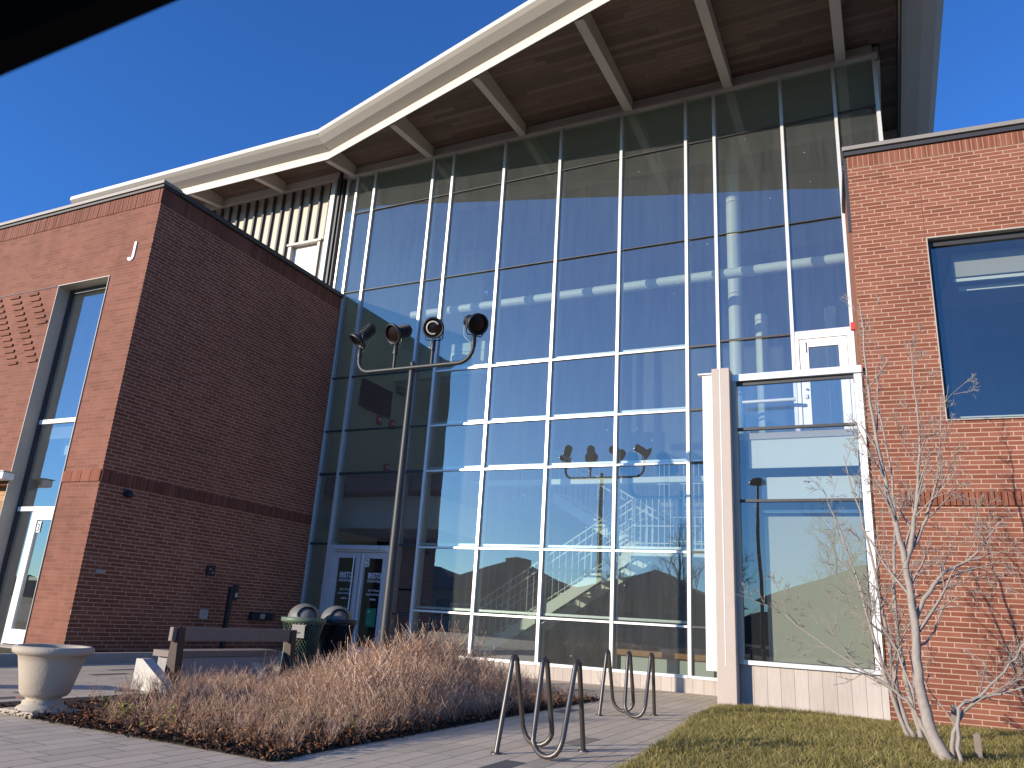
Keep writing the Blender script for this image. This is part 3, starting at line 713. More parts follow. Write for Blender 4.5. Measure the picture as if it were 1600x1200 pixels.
# ================================================================== RIGHT BRICK WING (local frame, turned 3.5 degrees)
A = R(3.5); RW = thing('brick_wing', 'sunlit red brick wing on the right with a wide upper window', 'building', (-.14, 12.25, 0)); RW.rotation_euler = (0, 0, A)
def rp_(name, mat, *b, par=None):
    """box in local frame of the right wing"""
    return MB().box(*b).build2(name, mat, par or RW)
def build2(s, name, mat, parent):
    me = bpy.data.meshes.new(name); me.from_pydata(s.v, [], s.f); me.update(); me.polygons.foreach_set('use_smooth', s.sm)
    me.materials.append(M_[mat]); o = bpy.data.objects.new(name, me); COL.objects.link(o); o.parent = parent; return o
MB.build2 = build2
HR = 8.72
rp_('wall', 'brick', 0, 1.035, 0, .35, -.1, HR)
rp_('wall', 'brick', 1.035, 6.0, 0, .35, -.1, 4.13)
rp_('wall', 'brick', 1.035, 6.0, 0, .35, 7.07, HR)
rp_('wall', 'brick', 6.0, 12.0, 0, .35, -.1, HR)
rp_('wall', 'brick_left', 0.0005, .3, .35, 3.0, 4.2, HR); rp_('wall', 'brick_left', 0.0005, .3, .35, 3.0, -.1, 4.2)
rp_('roof', 'gutter', .3, 12, .35, 9, 8.4, 8.5)
def sold2(x0, x1, z0, z1, out):
    mb = MB(); n = int((x1-x0)/.0775)
    for i in range(n):
        a = x0+(x1-x0)*i/n+.0065; b = x0+(x1-x0)*(i+1)/n-.0065; o = out+random.uniform(-.001, .004)
        mb.box(a, b, -o, .03, z0+.006, z1-.006)
    return mb.build2('soldier_course', 'soldier', RW)
sold2(.01, 10, 8.49, 8.715, .008); sold2(.35, 10, 2.90, 3.105, .03)
bk = MB().box(.01, 10, -.006, .01, 8.49, 8.715).build2('mortar_bed', 'mortar', RW)
bk = MB().box(.35, 10, -.003, .01, 2.90, 3.105).build2('mortar_bed', 'mortar_dark', RW)
rp_('coping', 'coping', -.06, 12, -.09, .35, 8.80, 8.87); rp_('coping', 'bronze', -.035, 12, -.05, .35, 8.72, 8.80)
rp_('coping', 'bronze', -.055, .3, .351, 3.0, 8.70, 8.86); rp_('flashing', 'bronze', -.05, -.002, .02, .06, 7.35, 8.72)
rp_('control_joint', 'brick_left', 1.02, 1.03, -.003, .01, 7.07, 8.49); rp_('control_joint', 'brick_left', 1.02, 1.03, -.003, .01, 3.11, 4.13)
rp_('shelf_angle', 'mortar_dark', .02, 10, -.004, .01, .865, .872); rp_('shelf_angle', 'mortar_dark', .02, 10, -.004, .01, .655, .66)
w = MB().box(1.035, 1.05, -.015, .34, 4.13, 7.07).box(1.05, 5.98, -.015, .34, 7.055, 7.07).box(1.05, 5.98, -.03, .34, 4.13, 4.145).box(5.985, 6.0, -.015, .34, 4.13, 7.07).build2('window', 'gutter', RW)
MB().box(1.05, 1.10, .10, .2, 4.145, 7.05).box(1.10, 5.98, .10, .2, 6.96, 7.05).box(1.10, 5.98, .10, .2, 4.145, 4.19).box(3.6, 3.66, .10, .2, 4.19, 6.96).build2('window_frame', 'bronze', w)
for a, b in ((1.10, 3.6), (3.66, 5.98)): MB().add([(a, .14, 4.19), (b, .14, 4.19), (b, .14, 6.96), (a, .14, 6.96)], [(0, 1, 2, 3)]).build2('pane', 'glass_w', w)
rp_('inner_sill', 'tube', 1.25, 5.9, .25, .4, 4.2, 4.25)
rp_('ceiling_panel', 'pale_in', 1.50, 5.9, .75, 3.0, 7.06, 7.10); rp_('ceiling_panel', 'shade', 1.42, 5.9, .5, .53, 6.58, 6.98)
rp_('light_bar', 'tube', 1.42, 5.9, .50, .56, 6.50, 6.55); rp_('light_bar', 'tube', 1.50, 5.9, .70, .76, 6.42, 6.50)
rp_('room_wall', 'blue_in', .4, 6.5, 5.0, 5.1, 3.9, 7.2); rp_('room_wall', 'blue_in', .9, 1.0, .36, 5.0, 3.9, 7.2); rp_('room_floor', 'floor_in', 1.0, 6.5, .36, 5.0, 3.9, 4.0)
rp_('room_wall', 'blue_in', 6.1, 6.2, .36, 5.0, 3.9, 7.2); rp_('room_ceiling', 'ceil_in', 1.0, 6.5, .36, 5.0, 7.12, 7.2)

# ================================================================== GLASS BAY
BY = thing('glass_bay', 'low glazed bay with an open terrace on top beside the sunlit brick wing', 'bay', (-1.2, 12.2, 0))
yb = 12.25
MB().bbox(-2.37, -2.09, 11.98, 12.5, 0, 5.10, .01).build('pillar', 'concrete', BY)
boxp('pillar_trim', 'alu', BY, -2.245, -2.235, 11.976, 11.985, .56, 5.08)
boxp('white_panel', 'white', BY, -2.535, -2.372, 12.06, 12.12, .48, 5.02)
boxp('white_panel', 'white', BY, -2.60, -2.372, 12.02, 12.16, 5.025, 5.045)
boxp('frame', 'gutter', BY, -2.088, -2.02, yb-.10, yb+.06, .62, 4.92)
boxp('frame', 'white', BY, -.275, -.17, yb-.05, yb+.05, .66, 4.92)
boxp('frame', 'alu', BY, -2.088, -.16, yb-.09, yb+.06, 4.92, 5.03)
boxp('frame', 'alu', BY, -2.088, -.17, yb-.07, yb+.05, .60, .66)
boxp('frame', 'bronze', BY, -2.02, -.276, yb-.02, yb+.05, 4.86, 4.918)
for z in (4.13, 2.99): boxp('transom', 'bronze', BY, -2.02, -.276, yb-.035, yb+.03, z-.02, z+.02)
for a, b in ((.66, 2.97), (3.01, 4.11), (4.15, 4.86)):
    MB().add([(-2.02, yb, a), (-.276, yb, a), (-.276, yb, b), (-2.02, yb, b)], [(0, 1, 2, 3)]).build('pane', 'glass_b', BY)
boxp('base', 'stone', BY, -2.087, -.14, yb-.01, yb+.2, -.05, .597)
boxp('base_ledge', 'kerb', BY, -2.087, -.14, yb-.06, yb-.011, -.05, .035)
boxp('terrace_floor', 'concrete', BY, -2.5, -.35, yb+.07, YG-.08, 3.98, 4.08)
boxp('spandrel', 'pale_in', BY, -1.88, -.30, yb+.10, yb+.14, 3.52, 4.06)
boxp('blind', 'pale_in', BY, -1.74, -.30, yb+.36, yb+.39, 3.03, 3.42)
boxp('blind', 'shade', BY, -1.72, -.30, yb+.36, yb+.38, .66, 2.80)
boxp('blind_rail', 'alu', BY, -1.73, -.30, yb+.34, yb+.38, 2.86, 2.90)
boxp('side_wall', 'blue_in', BY, -2.36, -2.30, 12.51, 14.05, .05, 3.97)
boxp('side_wall', 'glass_b', BY, -2.40, -2.385, 12.51, 14.05, 4.1, 5.0)
boxp('rear_wall', 'blue_in', BY, -2.29, -.3, 13.9, 14.0, .05, 3.97)
MB().tube([(-2.2, 13.9, 5.06), (-1.28, 13.9, 5.06)], .035, 8).build('handrail', 'alu', BY)

# ================================================================== LIGHT POLE
PX, PY = -6.55, 9.6
LP = thing('light_pole', 'tall dark pole carrying four spotlights on a curved crossbar', 'light pole', (PX, PY, 0))
MB().tube([(PX, PY, 0), (PX, PY, 4.60)], [.080, .046], 20).lathe([(.11, 0), (.11, .03), (.065, .06)], (PX, PY, .03), 20).build('post', 'pole', LP)
MB().lathe([(.05, 0), (.05, .14), (.03, .17), (.045, .2), (.03, .235), (0, .24)], (PX, PY, 4.58), 16).build('finial', 'pole', LP)
cb = []
for i in range(9): a = PI+PI/2*i/8; cb.append((PX-.80+.22*math.cos(a)-.0, PY-.05, 4.92+.22*math.sin(a)-.0))
cb = [(PX-1.02, PY-.05, 5.02)]+cb
for i in range(9): a = -PI/2+PI/2*i/8; cb.append((PX+.86+.24*math.cos(a), PY-.05, 4.94+.24*math.sin(a)))
cb.append((PX+1.10, PY-.05, 5.04))
MB().tube(cb, .032, 12).build('crossbar', 'pole', LP)
sx = [PX-1.02, PX-.32, PX+.38, PX+1.10]
for x in sx[1:3]: MB().tube([(x, PY-.05, 4.72), (x, PY-.05, 5.04)], .026, 10).build('stem', 'pole', LP)
T_ = -CF
dirs = [(-.55*CR-.62*CU+.35*T_), (-.62*CR+.80*T_-.25*CU), (-.12*CR+1.0*T_-.02*CU), (.42*CR+.85*T_-.2*CU)]
dirs = [d.normalized() for d in dirs]
for i, (x, d) in enumerate(zip(sx, dirs)):
    base = Vector((x, PY-.05, 5.02)); c = base+Vector((0, 0, .30))
    body = MB().lathe([(0, -.22), (.055, -.22), (.072, -.20), (.075, .02), (.082, .03), (.125, .055), (.137, .07), (.137, .10), (.118, .105), (.112, .07)], c, 24, d, K=1.25)
    for q in range(5): body.lathe([(.077, -.18+.035*q), (.084, -.178+.035*q), (.084, -.168+.035*q), (.077, -.166+.035*q)], c, 24, d, K=1.25)
    body = body.build('spotlight', 'black', LP)
    MB().lathe([(.113, .072), (.06, .085), (0, .09)], c, 24, d, K=1.25).build('lens', 'lens', body)
    if i == 2:
        u_ = d.orthogonal().normalized(); u_ = (CR-d*CR.dot(d)).normalized(); v_ = d.cross(u_)
        arc = [c+d*.118+(u_*math.cos(a)+v_*math.sin(a))*.098 for a in np.linspace(R(35), R(290), 16)]
        MB().tube(arc, .015, 6).build('lens_glint', 'gutter', body)  # C-shaped glint on the lens, modelled as a pale tube
    MB().lathe([(.036, 0), (.04, .02), (.04, .16), (.03, .18)], base-Vector((0, 0, .08)), 14).build('socket', 'black', body)
    s_ = (d.cross(Vector((0, 0, 1)))); s_.normalize(); s_ = s_*.14
    bt = base+Vector((0, 0, .10)); MB().tube([c+s_, c+s_-Vector((0, 0, .16)), bt+s_*.8, bt-s_*.8, c-s_-Vector((0, 0, .16)), c-s_], .010, 6).build('bracket', 'black', body)
    back = c-d*.2; sag = [back, back+Vector((0, 0, -.10))+s_*.7, back+Vector((0, 0, -.26))+s_*.6, base+Vector((0, 0, -.02))+s_*.5, base-Vector((0, 0, .03))]
    MB().tube(sag, .005, 5).build('cable', 'gutter', body)

# ================================================================== BIKE RACKS
def rack(dx, dy, label):
    pts = []
    def P(x, y, z): pts.append((x+dx, y+dy, z))
    H = .66; r = .055
    def hump(x0, y0, x1, y1, xm, ym):
        """up from (x0,y0) over the top at ym and down to (x1,y1)"""
        s = 1 if y1 > y0 else -1
        P(x0, y0, .17) if pts else P(x0, y0, 0.0)
        n = 8
        for i in range(n+1):
            a = PI*i/n
            P(xm, ym-s*r*math.cos(a), H+r*math.sin(a)*1.15)
        P(x1, y1, .17 if not last else 0.0)
    def ubend(x0, x1, y):
        c = (x0+x1)/2; rr = (x1-x0)/2
        for i in range(1, 10):
            a = PI+PI*i/10
            P(c+rr*math.cos(a), y, .17+.14*math.sin(a))
    last = False; hump(-2.89, 5.93, -2.885, 6.40, -2.87, 6.14)
    ubend(-2.885, -2.62, 6.42)
    hump(-2.62, 6.40, -2.585, 5.95, -2.61, 6.17)
    ubend(-2.585, -2.34, 5.93)
    last = True; hump(-2.34, 5.95, -2.415, 6.61, -2.345, 6.22)
    t = thing('bike_rack', label, 'bike rack', (-2.65+dx, 6.2+dy, 0), 'steel bike racks on the pavers')
    MB().tube(pts, .021, 14).build('tube', 'steel', t)
    for (x, y) in ((-2.89, 5.93), (-2.415, 6.61)):
        MB().lathe([(0, 0.012), (.045, .012), (.045, 0.0)], (x+dx, y+dy, 0.001), 16).build('foot_plate', 'steel', t)
rack(0, 0, 'nearer looped steel bike rack standing on the plank pavers')
rack(-.32, 3.36, 'farther looped steel bike rack near the glass wall and stone pillar')

# ================================================================== PLANTER
t = thing('planter', 'large cast stone urn planter with a rolled rim at the bed corner', 'planter', (-6.64, 4.70, .015))
c = (-6.64, 4.70, .015)
MB().lathe([(.17, .075), (.175, .10), (.15, .115), (.152, .135), (.19, .15), (.215, .18), (.245, .32), (.275, .44), (.29, .50), (.315, .515), (.345, .53), (.350, .555), (.345, .58), (.325, .592), (.28, .59), (.27, .57), (.26, .50)], c, 56, K=.91).build('bowl', 'cast', t)
MB().lathe([(.155, .115), (.165, .10), (.165, .085), (.18, .07), (.21, .05), (.215, .03), (.215, 0)], c, 48, K=.91).build('foot', 'cast', t)
MB().bbox(c[0]-.22, c[0]+.22, c[1]-.22, c[1]+.22, 0.0, .045, .012).build('plinth', 'cast', t)
MB().lathe([(0, .53), (.262, .53)], c, 32, K=.91).build('soil', 'soil', t)

# ================================================================== BENCH
t = thing('bench', 'low wooden backed bench on white concrete supports behind the bare shrubs', 'bench', (-7.7, 7.6, 0))
MB().bbox(-7.56, -7.50, 6.72, 8.86, .545, .70, .008).build('backrest', 'wood_old', t)
for y in (6.78, 8.72):
    MB().prism([(-7.60, y, .02), (-7.42, y, .02), (-7.485, y, .70), (-7.565, y, .70)], (0, .10, 0)).build('back_leg', 'wood_dark', t)
boxp('seat', 'wood_old', t, -7.92, -7.60, 6.86, 8.66, .36, .43)
boxp('seat_support', 'kerb', t, -7.9, -7.62, 6.93, 8.60, .0, .355)
for y in (6.56, 8.16):
    MB().prism([(-7.82, y, .01), (-7.26, y, .01), (-7.30, y, .09), (-7.72, y, .34), (-7.82, y, .34)], (0, .14, 0)).build('concrete_support', 'white_con', t)
t = thing('bench', 'bench end with a dark arm at the left border of the walk', 'bench', (-8.55, 5.45, 0))
MB().bbox(-9.3, -8.76, 5.15, 5.28, .30, .40, .01).build('seat', 'wood_dark', t); boxp('support', 'white_con', t, -9.2, -8.78, 5.17, 5.26, 0, .299)

# ================================================================== TRASH CANS
def can(x, y, main, dome, label, sticker):
    t = thing('trash_can', label, 'trash can', (x, y, 0), 'domed trash cans by the entrance')
    prof = [(.24, .05), (.235, .45), (.25, .62), (.285, .76), (.30, .82)]
    def rad(z):
        for (r0, z0), (r1, z1) in zip(prof, prof[1:]):
            if z <= z1: return r0+(r1-r0)*(z-z0)/(z1-z0)
        return prof[-1][0]
    mb = MB(); n = 34; st = 14
    for s_ in (1, -1):
        for k_ in range(n):
            pts = []
            for i in range(st+1):
                z = .05+.77*i/st; a = 2*PI*k_/n+s_*i*.155; r_ = rad(z); pts.append((x+r_*math.cos(a), y+r_*math.sin(a), z))
            mb.tube(pts, .006, 3, False, False)
    mb.build('mesh_body', main, t)
    MB().lathe([(.31, .80), (.325, .81), (.325, .86), (.31, .865), (.30, .86)], (x, y, 0), 36).lathe([(.25, .03), (.26, .04), (.26, .08), (.24, .085)], (x, y, 0), 30).build('rim', main, t)
    MB().lathe([(.22, .06), (.215, .45), (.23, .62), (.265, .78)], (x, y, 0), 30).build('liner', 'rubber', t)
    bm = bmesh.new(); bmesh.ops.create_uvsphere(bm, u_segments=120, v_segments=70, radius=.235)
    for v in bm.verts: v.co.z = v.co.z*.85
    # opening towards the camera-right side
    dd_ = Vector((.75, -.62, .18)).normalized()
    kill = [f for f in bm.faces if f.calc_center_median().z < 0 or (f.calc_center_median().normalized().dot(dd_) > .80 and f.calc_center_median().z > .01)]
    bmesh.ops.delete(bm, geom=kill, context='FACES')
    for v in bm.verts: v.co += Vector((x, y, .865))
    mb = MB(); mb.frombm(bm, True); dm_ = mb.build('dome', dome, t)
    bm = bmesh.new(); bmesh.ops.create_uvsphere(bm, u_segments=24, v_segments=14, radius=.20)
    bmesh.ops.delete(bm, geom=[f for f in bm.faces if f.calc_center_median().z < -.01], context='FACES')
    for v in bm.verts: v.co = Vector((v.co.x, v.co.y, v.co.z*.85))+Vector((x, y, .864))
    mb = MB(); mb.frombm(bm, True); mb.build('flap', 'rubber' if False else 'dome', dm_)
    if sticker:
        a0 = math.atan2(-.85, .45); c_ = Vector((math.cos(a0), math.sin(a0), 0)); s_ = Vector((-math.sin(a0), math.cos(a0), 0)); o_ = Vector((x, y, .68))+c_*.285
        st_ = MB().prism([o_-s_*.09-V(0, 0, .09), o_+s_*.09-V(0, 0, .09), o_+s_*.09+V(0, 0, .09)+c_*.02, o_-s_*.09+V(0, 0, .09)+c_*.02], c_*.004).build('sticker', 'gutter', t)
        text_mesh('e', .17, 'black', 'mark', t, o_+c_*.012-V(0, 0, .03), s_, ZH, .001)
can(-7.78, 9.30, 'green', 'dome', 'green mesh trash can with a grey dome lid and white sticker', True)
can(-7.70, 9.95, 'black', 'dome', 'black mesh trash can with a grey dome lid nearest the doors', False)

# ================================================================== PLANTS
def tubes_np(paths, seg=3):
    """paths: list of (pts(k,3), radii(k)) -> verts, quad faces"""
    VV = []; FF = []; o = 0
    ang = np.arange(seg)*2*PI/seg
    for pts, rad in paths:
        pts = np.asarray(pts, float); k_ = len(pts)
        t_ = np.gradient(pts, axis=0); t_ /= np.linalg.norm(t_, axis=1)[:, None]+1e-9
        ref = np.array([0.31, .2, .93]) if abs(t_[0][2]) < .8 else np.array([1., .1, 0])
        u = np.cross(t_, ref); u /= np.linalg.norm(u, axis=1)[:, None]+1e-9; w_ = np.cross(t_, u)
        rr = np.asarray(rad)[:, None, None]
        ring = pts[:, None, :]+rr*(np.cos(ang)[None, :, None]*u[:, None, :]+np.sin(ang)[None, :, None]*w_[:, None, :])
        VV.append(ring.reshape(-1, 3))
        i = np.arange(k_-1)[:, None]*seg; j = np.arange(seg)[None, :]; j2 = (j+1) % seg
        FF.append(np.stack([i+j, i+j2, i+seg+j2, i+seg+j], -1).reshape(-1, 4)+o); o += k_*seg
    return np.concatenate(VV), np.concatenate(FF)
rng = np.random.default_rng(3)
# one shrub clump, then many turned copies merged into a single mass
def clump():
    P = []
    for s_ in range(11):
        a = rng.uniform(0, 2*PI); lean = rng.uniform(.05, .75); h = rng.uniform(.34, .66)
        b = np.array([rng.uniform(-.10, .10), rng.uniform(-.10, .10), 0])
        d = np.array([math.cos(a)*lean, math.sin(a)*lean, 1.0]); pts = [b]; n = 5
        for i in range(n):
            d2 = d+rng.normal(0, .30, 3)*np.array([1, 1, .4]); pts.append(pts[-1]+d2/np.linalg.norm(d2)*h/n)
        P.append((pts, np.linspace(.0042, .0022, n+1)))
        for q in range(rng.integers(3, 6)):
            i = rng.integers(1, n+1); a2 = rng.uniform(0, 2*PI); L = rng.uniform(.06, .24)
            d3 = np.array([math.cos(a2)*.95, math.sin(a2)*.95, 1.0]); d3 /= np.linalg.norm(d3)
            p0 = pts[i]; p1 = p0+d3*L*.5; p2 = p1+(d3+np.array([0, 0, .45])+rng.normal(0, .2, 3))*L*.5
            P.append(([p0, p1, p2], [.0030, .0022, .0016]))
            if rng.random() < .6:
                d4 = d3+rng.normal(0, .6, 3); d4[2] = abs(d4[2]); d4 /= np.linalg.norm(d4); P.append(([p1, p1+d4*L*.35], [.0022, .0014]))
            P.append(([p2, p2+np.array([.001, .001, .014])], [.0036, .0014]))
    return tubes_np(P, 3)
protos = [clump() for _ in range(10)]
VV = []; FF = []; o = 0
def in_bed(x, y): return -7.2 < x < -3.93 and 4.56 < y < 11.1
pts = []
y = 4.7
while y < 11.1:
    x = -7.15
    while x < -3.95:
        px = x+rng.uniform(-.09, .09); py = y+rng.uniform(-.09, .09)
        left = (px+7.2)
        dens = 1.0
        if py < 5.5 and px < -6.1: dens = 0.0
        elif py < 6.2 and px < -6.3: dens = .18
        if in_bed(px, py) and rng.random() < dens:
            d_edge = min(py-4.45, -3.86-px, 1.0)
            w_ = min(1, max(0, (.86+px/py)/.22)); hgt = .38+.52*w_
            if rng.random() < .10: hgt *= 1.35
            if py > 7.0: hgt *= 1-.68*min(1, max(0, (px+6.0)/1.5))*min(1, (py-7.0)/2)
            pts.append((px, py, hgt*(.42+.58*min(1, d_edge/.8))*rng.uniform(.75, 1.15)))
        x += .125
    y += .125
for (px, py, s_) in pts:
    v, f = protos[rng.integers(0, 10)]; a = rng.uniform(0, 2*PI); ca, sa = math.cos(a), math.sin(a)
    w_ = v*s_; q = np.empty_like(w_); q[:, 0] = w_[:, 0]*ca-w_[:, 1]*sa+px; q[:, 1] = w_[:, 0]*sa+w_[:, 1]*ca+py; q[:, 2] = w_[:, 2]+.008
    VV.append(q); FF.append(f+o); o += len(v)
me = npmesh('bare_shrubs', np.concatenate(VV), np.concatenate(FF), 'shrub')
tag(link('bare_shrubs', me), 'mass of bare reddish brown shrub twigs filling the planting bed', 'shrubs', None, 'stuff')
# leaves
def leaves(name, n, sampler, size, mat, label, cat, flat=.5):
    P = np.array([sampler() for _ in range(n)]); s_ = rng.uniform(size[0], size[1], n)
    nrm = rng.normal(0, 1, (n, 3)); nrm[:, 2] = np.abs(nrm[:, 2])+flat; nrm /= np.linalg.norm(nrm, axis=1)[:, None]
    u = np.cross(nrm, rng.normal(0, 1, (n, 3))); u /= np.linalg.norm(u, axis=1)[:, None]; w_ = np.cross(nrm, u)
    a = P-u*s_[:, None]; b = P+w_*s_[:, None]*.5+nrm*s_[:, None]*.2; c = P+u*s_[:, None]; d = P-w_*s_[:, None]*.5+nrm*s_[:, None]*.2
    vv = np.stack([a, b, c, d], 1).reshape(-1, 3); ff = np.arange(n*4).reshape(-1, 4)
    return tag(link(name, npmesh(name, vv, ff, mat)), label, cat, None, 'stuff')
def s1():
    while True:
        x = rng.uniform(-7.0, -3.82); y = rng.uniform(4.43, 11.1)
        if rng.random() < (1.0 if y < 6.8 else .35) and (x > -6.2 or rng.random() < .12): break
    return (x, y, .012+abs(rng.normal(0, .05)))
leaves('dry_leaves', 15000, s1, (.012, .026), 'litter', 'rusty dry leaves caught under the bare shrubs', 'leaves')
def s3():
    x = rng.uniform(-7.1, -3.80); y = rng.uniform(4.42, 11.2)
    if rng.random() < .5:
        if rng.random() < .5: y = 4.48+abs(rng.normal(0, .12))
        else: x = -3.88-abs(rng.normal(-.02, .12))
    return (x, y, .010+abs(rng.normal(0, .012)))
leaves('mulch', 16000, s3, (.010, .030), 'soil', 'dark bark mulch scattered over the planting bed', 'mulch', 1.0)
ctr = [(-6.0, 4.95, .09), (-5.85, 5.0, .07)]+[(rng.uniform(-6.0, -3.98), rng.uniform(4.75, 8.5), .06) for _ in range(24)]
def s2():
    c_ = ctr[rng.integers(0, len(ctr))]; return (c_[0]+rng.normal(0, .06), c_[1]+rng.normal(0, .06), .05+abs(rng.normal(0, .06)))
leaves('ground_cover', 1500, s2, (.010, .020), 'sprout', 'low yellow green leaves scattered through the shrub bed', 'ground cover', .2)
# grass
n = 150000
yy = 5.2+(12.6-5.2)*rng.random(n)**1.0; ex = np.array([lawn_edge(q) for q in yy]); xx = ex-.05+(rng.random(n)**1.25)*(3.6-ex)
keep = (yy < 12.22+.06*(xx+.14)); xx, yy = xx[keep], yy[keep]; n = len(xx)
zz = np.array([lawn_z(a, b) for a, b in zip(xx, yy)])
patch = .5+.5*np.sin(xx*2.3+np.cos(yy*1.9)*2)*np.cos(yy*2.1+xx)
clump_ = .5+.5*np.sin(xx*23+3*np.sin(yy*7))*np.sin(yy*19+2*np.cos(xx*9))
hh = rng.uniform(.015, .06, n)*(.45+.5*patch+.5*clump_); wd = rng.uniform(.002, .0045, n); a = rng.uniform(0, 2*PI, n)
l = rng.normal(0, .9, (n, 2))*hh[:, None]
b0 = np.stack([xx-np.cos(a)*wd, yy-np.sin(a)*wd, zz-.004], 1); b1 = np.stack([xx+np.cos(a)*wd, yy+np.sin(a)*wd, zz-.004], 1)
tp = np.stack([xx+l[:, 0], yy+l[:, 1], zz+hh], 1)
me = npmesh('grass', np.stack([b0, b1, tp], 1).reshape(-1, 3), np.arange(n*3).reshape(-1, 3), 'grass')
tag(link('grass', me), 'short olive and straw coloured winter grass beside the pavers', 'grass', None, 'stuff')

# ---- bare trees
def branch(P, p, d, L, r, depth, rg, up=.25, wob=.16, kids=(2, 4), minr=.0028):
    n = max(3, int(L/.12)); pts = [np.array(p)]; rad = [r]; d = np.array(d, float); d /= np.linalg.norm(d); ds = [d]
    for i in range(n):
        d = d+rg.normal(0, wob, 3)*.5+np.array([0, 0, up*.12]); d /= np.linalg.norm(d)
        pts.append(pts[-1]+d*L/n); rad.append(max(minr, r*(1-.72*(i+1)/n))); ds.append(d)
    P.append((pts, rad))
    if depth <= 0: return
    k_ = rg.integers(kids[0], kids[1]+1)
    for j in range(k_):
        f = .25+.72*(j+rg.uniform(0, 1))/k_; i = min(n, int(f*n)); dd_ = ds[i]
        side = np.cross(dd_, rg.normal(0, 1, 3)); side /= np.linalg.norm(side)+1e-9
        nd = dd_*.72+side*rg.uniform(.45, .75)
        branch(P, pts[i], nd, L*rg.uniform(.38, .62)*(1.1-f*.35), rad[i]*.62, depth-1, rg, up, wob*1.15, kids, minr)
def path(P, pts, r0, r1, rg, depth=2, side=.8, nb=5, start=.35):
    """guided stem through pts with branches"""
    pts = [np.array(q, float) for q in pts]; fine = []
    for i in range(len(pts)-1):
        p0 = pts[max(i-1, 0)]; p1 = pts[i]; p2 = pts[i+1]; p3 = pts[min(i+2, len(pts)-1)]
        for t_ in np.linspace(0, 1, 6, endpoint=(i == len(pts)-2)):
            fine.append(.5*((2*p1)+(-p0+p2)*t_+(2*p0-5*p1+4*p2-p3)*t_*t_+(-p0+3*p1-3*p2+p3)*t_**3)+rg.normal(0, .006, 3))
    n = len(fine); rad = np.linspace(r0, r1, n)*(1+rg.normal(0, .03, n)); P.append((fine, list(rad)))
    for j in range(nb):
        f = start+(1-start)*(j+rg.uniform(.1, .9))/nb; i = min(n-2, int(f*n)); dd_ = fine[i+1]-fine[i]; dd_ /= np.linalg.norm(dd_)
        s_ = np.cross(dd_, rg.normal(0, 1, 3)); s_ /= np.linalg.norm(s_)
        branch(P, fine[i], dd_*.8+s_*.6, side*rg.uniform(.6, 1.1)*(1.15-f*.5), rad[i]*.55, depth, rg, .25, .18, (2, 4), .0022)
def tree_obj(loc, P, label, trunk_n, mat='bark', seg=7, group=None, name='bare_tree'):
    t = thing(name, label, 'tree', loc, group)
    v, f = tubes_np(P[:trunk_n], seg); link('trunk', npmesh('trunk', v, f, mat, True), t)
    v, f = tubes_np(P[trunk_n:], 4); link('branches', npmesh('branches', v, f, mat, True), t)
rg = np.random.default_rng(11)
stems = [
 ([(.40, 8.15, -.05), (.27, 8.3, .18), (.17, 8.45, .6), (.17, 8.55, 1.2), (.14, 8.6, 1.75), (.02, 8.65, 2.6), (-.06, 8.7, 3.6), (-.08, 8.7, 4.6)], .062, .006, 7),
 ([(.14, 8.6, 1.72), (.26, 8.65, 2.2), (.36, 8.7, 2.9), (.38, 8.7, 4.1)], .030, .004, 5),
 ([(0.11, 9.95, 0.00), (-0.02, 10.00, 0.45), (-0.09, 10.06, 1.22), (-0.24, 10.06, 2.31), (-0.42, 10.06, 3.19)], .034, .005, 6),
 ([(0.19, 9.95, 0.00), (0.06, 10.06, 0.68), (0.03, 10.06, 1.65), (0.11, 10.06, 2.73), (0.02, 10.06, 3.81), (0.05, 10.06, 4.35)], .030, .004, 6),
 ([(0.07, 9.95, 0.00), (-0.11, 9.95, 0.56), (-0.27, 9.95, 1.33), (-0.46, 9.95, 2.11), (-0.66, 9.95, 2.77)], .026, .004, 6),
 ([(.26, 8.5, .05), (.14, 8.6, .35), (.0, 8.6, .55), (-.35, 8.6, .78), (-.85, 8.6, 1.1), (-1.12, 8.6, 1.35)], .022, .004, 5),
 ([(.36, 8.3, .05), (.42, 8.3, .35), (.62, 8.4, .6), (.95, 8.5, .95), (1.2, 8.5, 1.35)], .022, .004, 4),
 ([(.42, 8.2, .05), (.46, 8.3, .5), (.70, 8.4, .62), (1.0, 8.4, .72), (1.35, 8.4, .9)], .018, .004, 4),
 ([(.19, 8.6, 1.25), (.42, 8.7, 1.65), (.72, 8.8, 1.85), (1.0, 8.8, 2.2)], .026, .004, 5),
 ([(.15, 8.62, 1.8), (.33, 8.7, 2.15), (.52, 8.8, 2.7), (.62, 8.8, 3.5)], .024, .004, 5),
 ([(.19, 8.55, 1.0), (.34, 8.7, 1.15), (.52, 8.8, 1.6), (.70, 8.9, 1.75)], .012, .003, 3),
 ([(.12, 8.6, .55), (.0, 8.7, .95), (-.18, 8.7, 1.3), (-.42, 8.7, 1.75)], .013, .003, 3),
]
Pt = []; Pb = []
for pts_, r0, r1, nb in stems:
    q = []; path(q, pts_, r0, r1, rg, 2 if r0 < .02 else 3, .85, int(nb*1.8), .38 if r0 > .04 else .25); Pt.append(q[0]); Pb += q[1:]
tree_obj((.25, 8.4, 0), Pt+Pb, 'pale many stemmed bare tree in the lawn in front of the brick wing', len(Pt), seg=10)
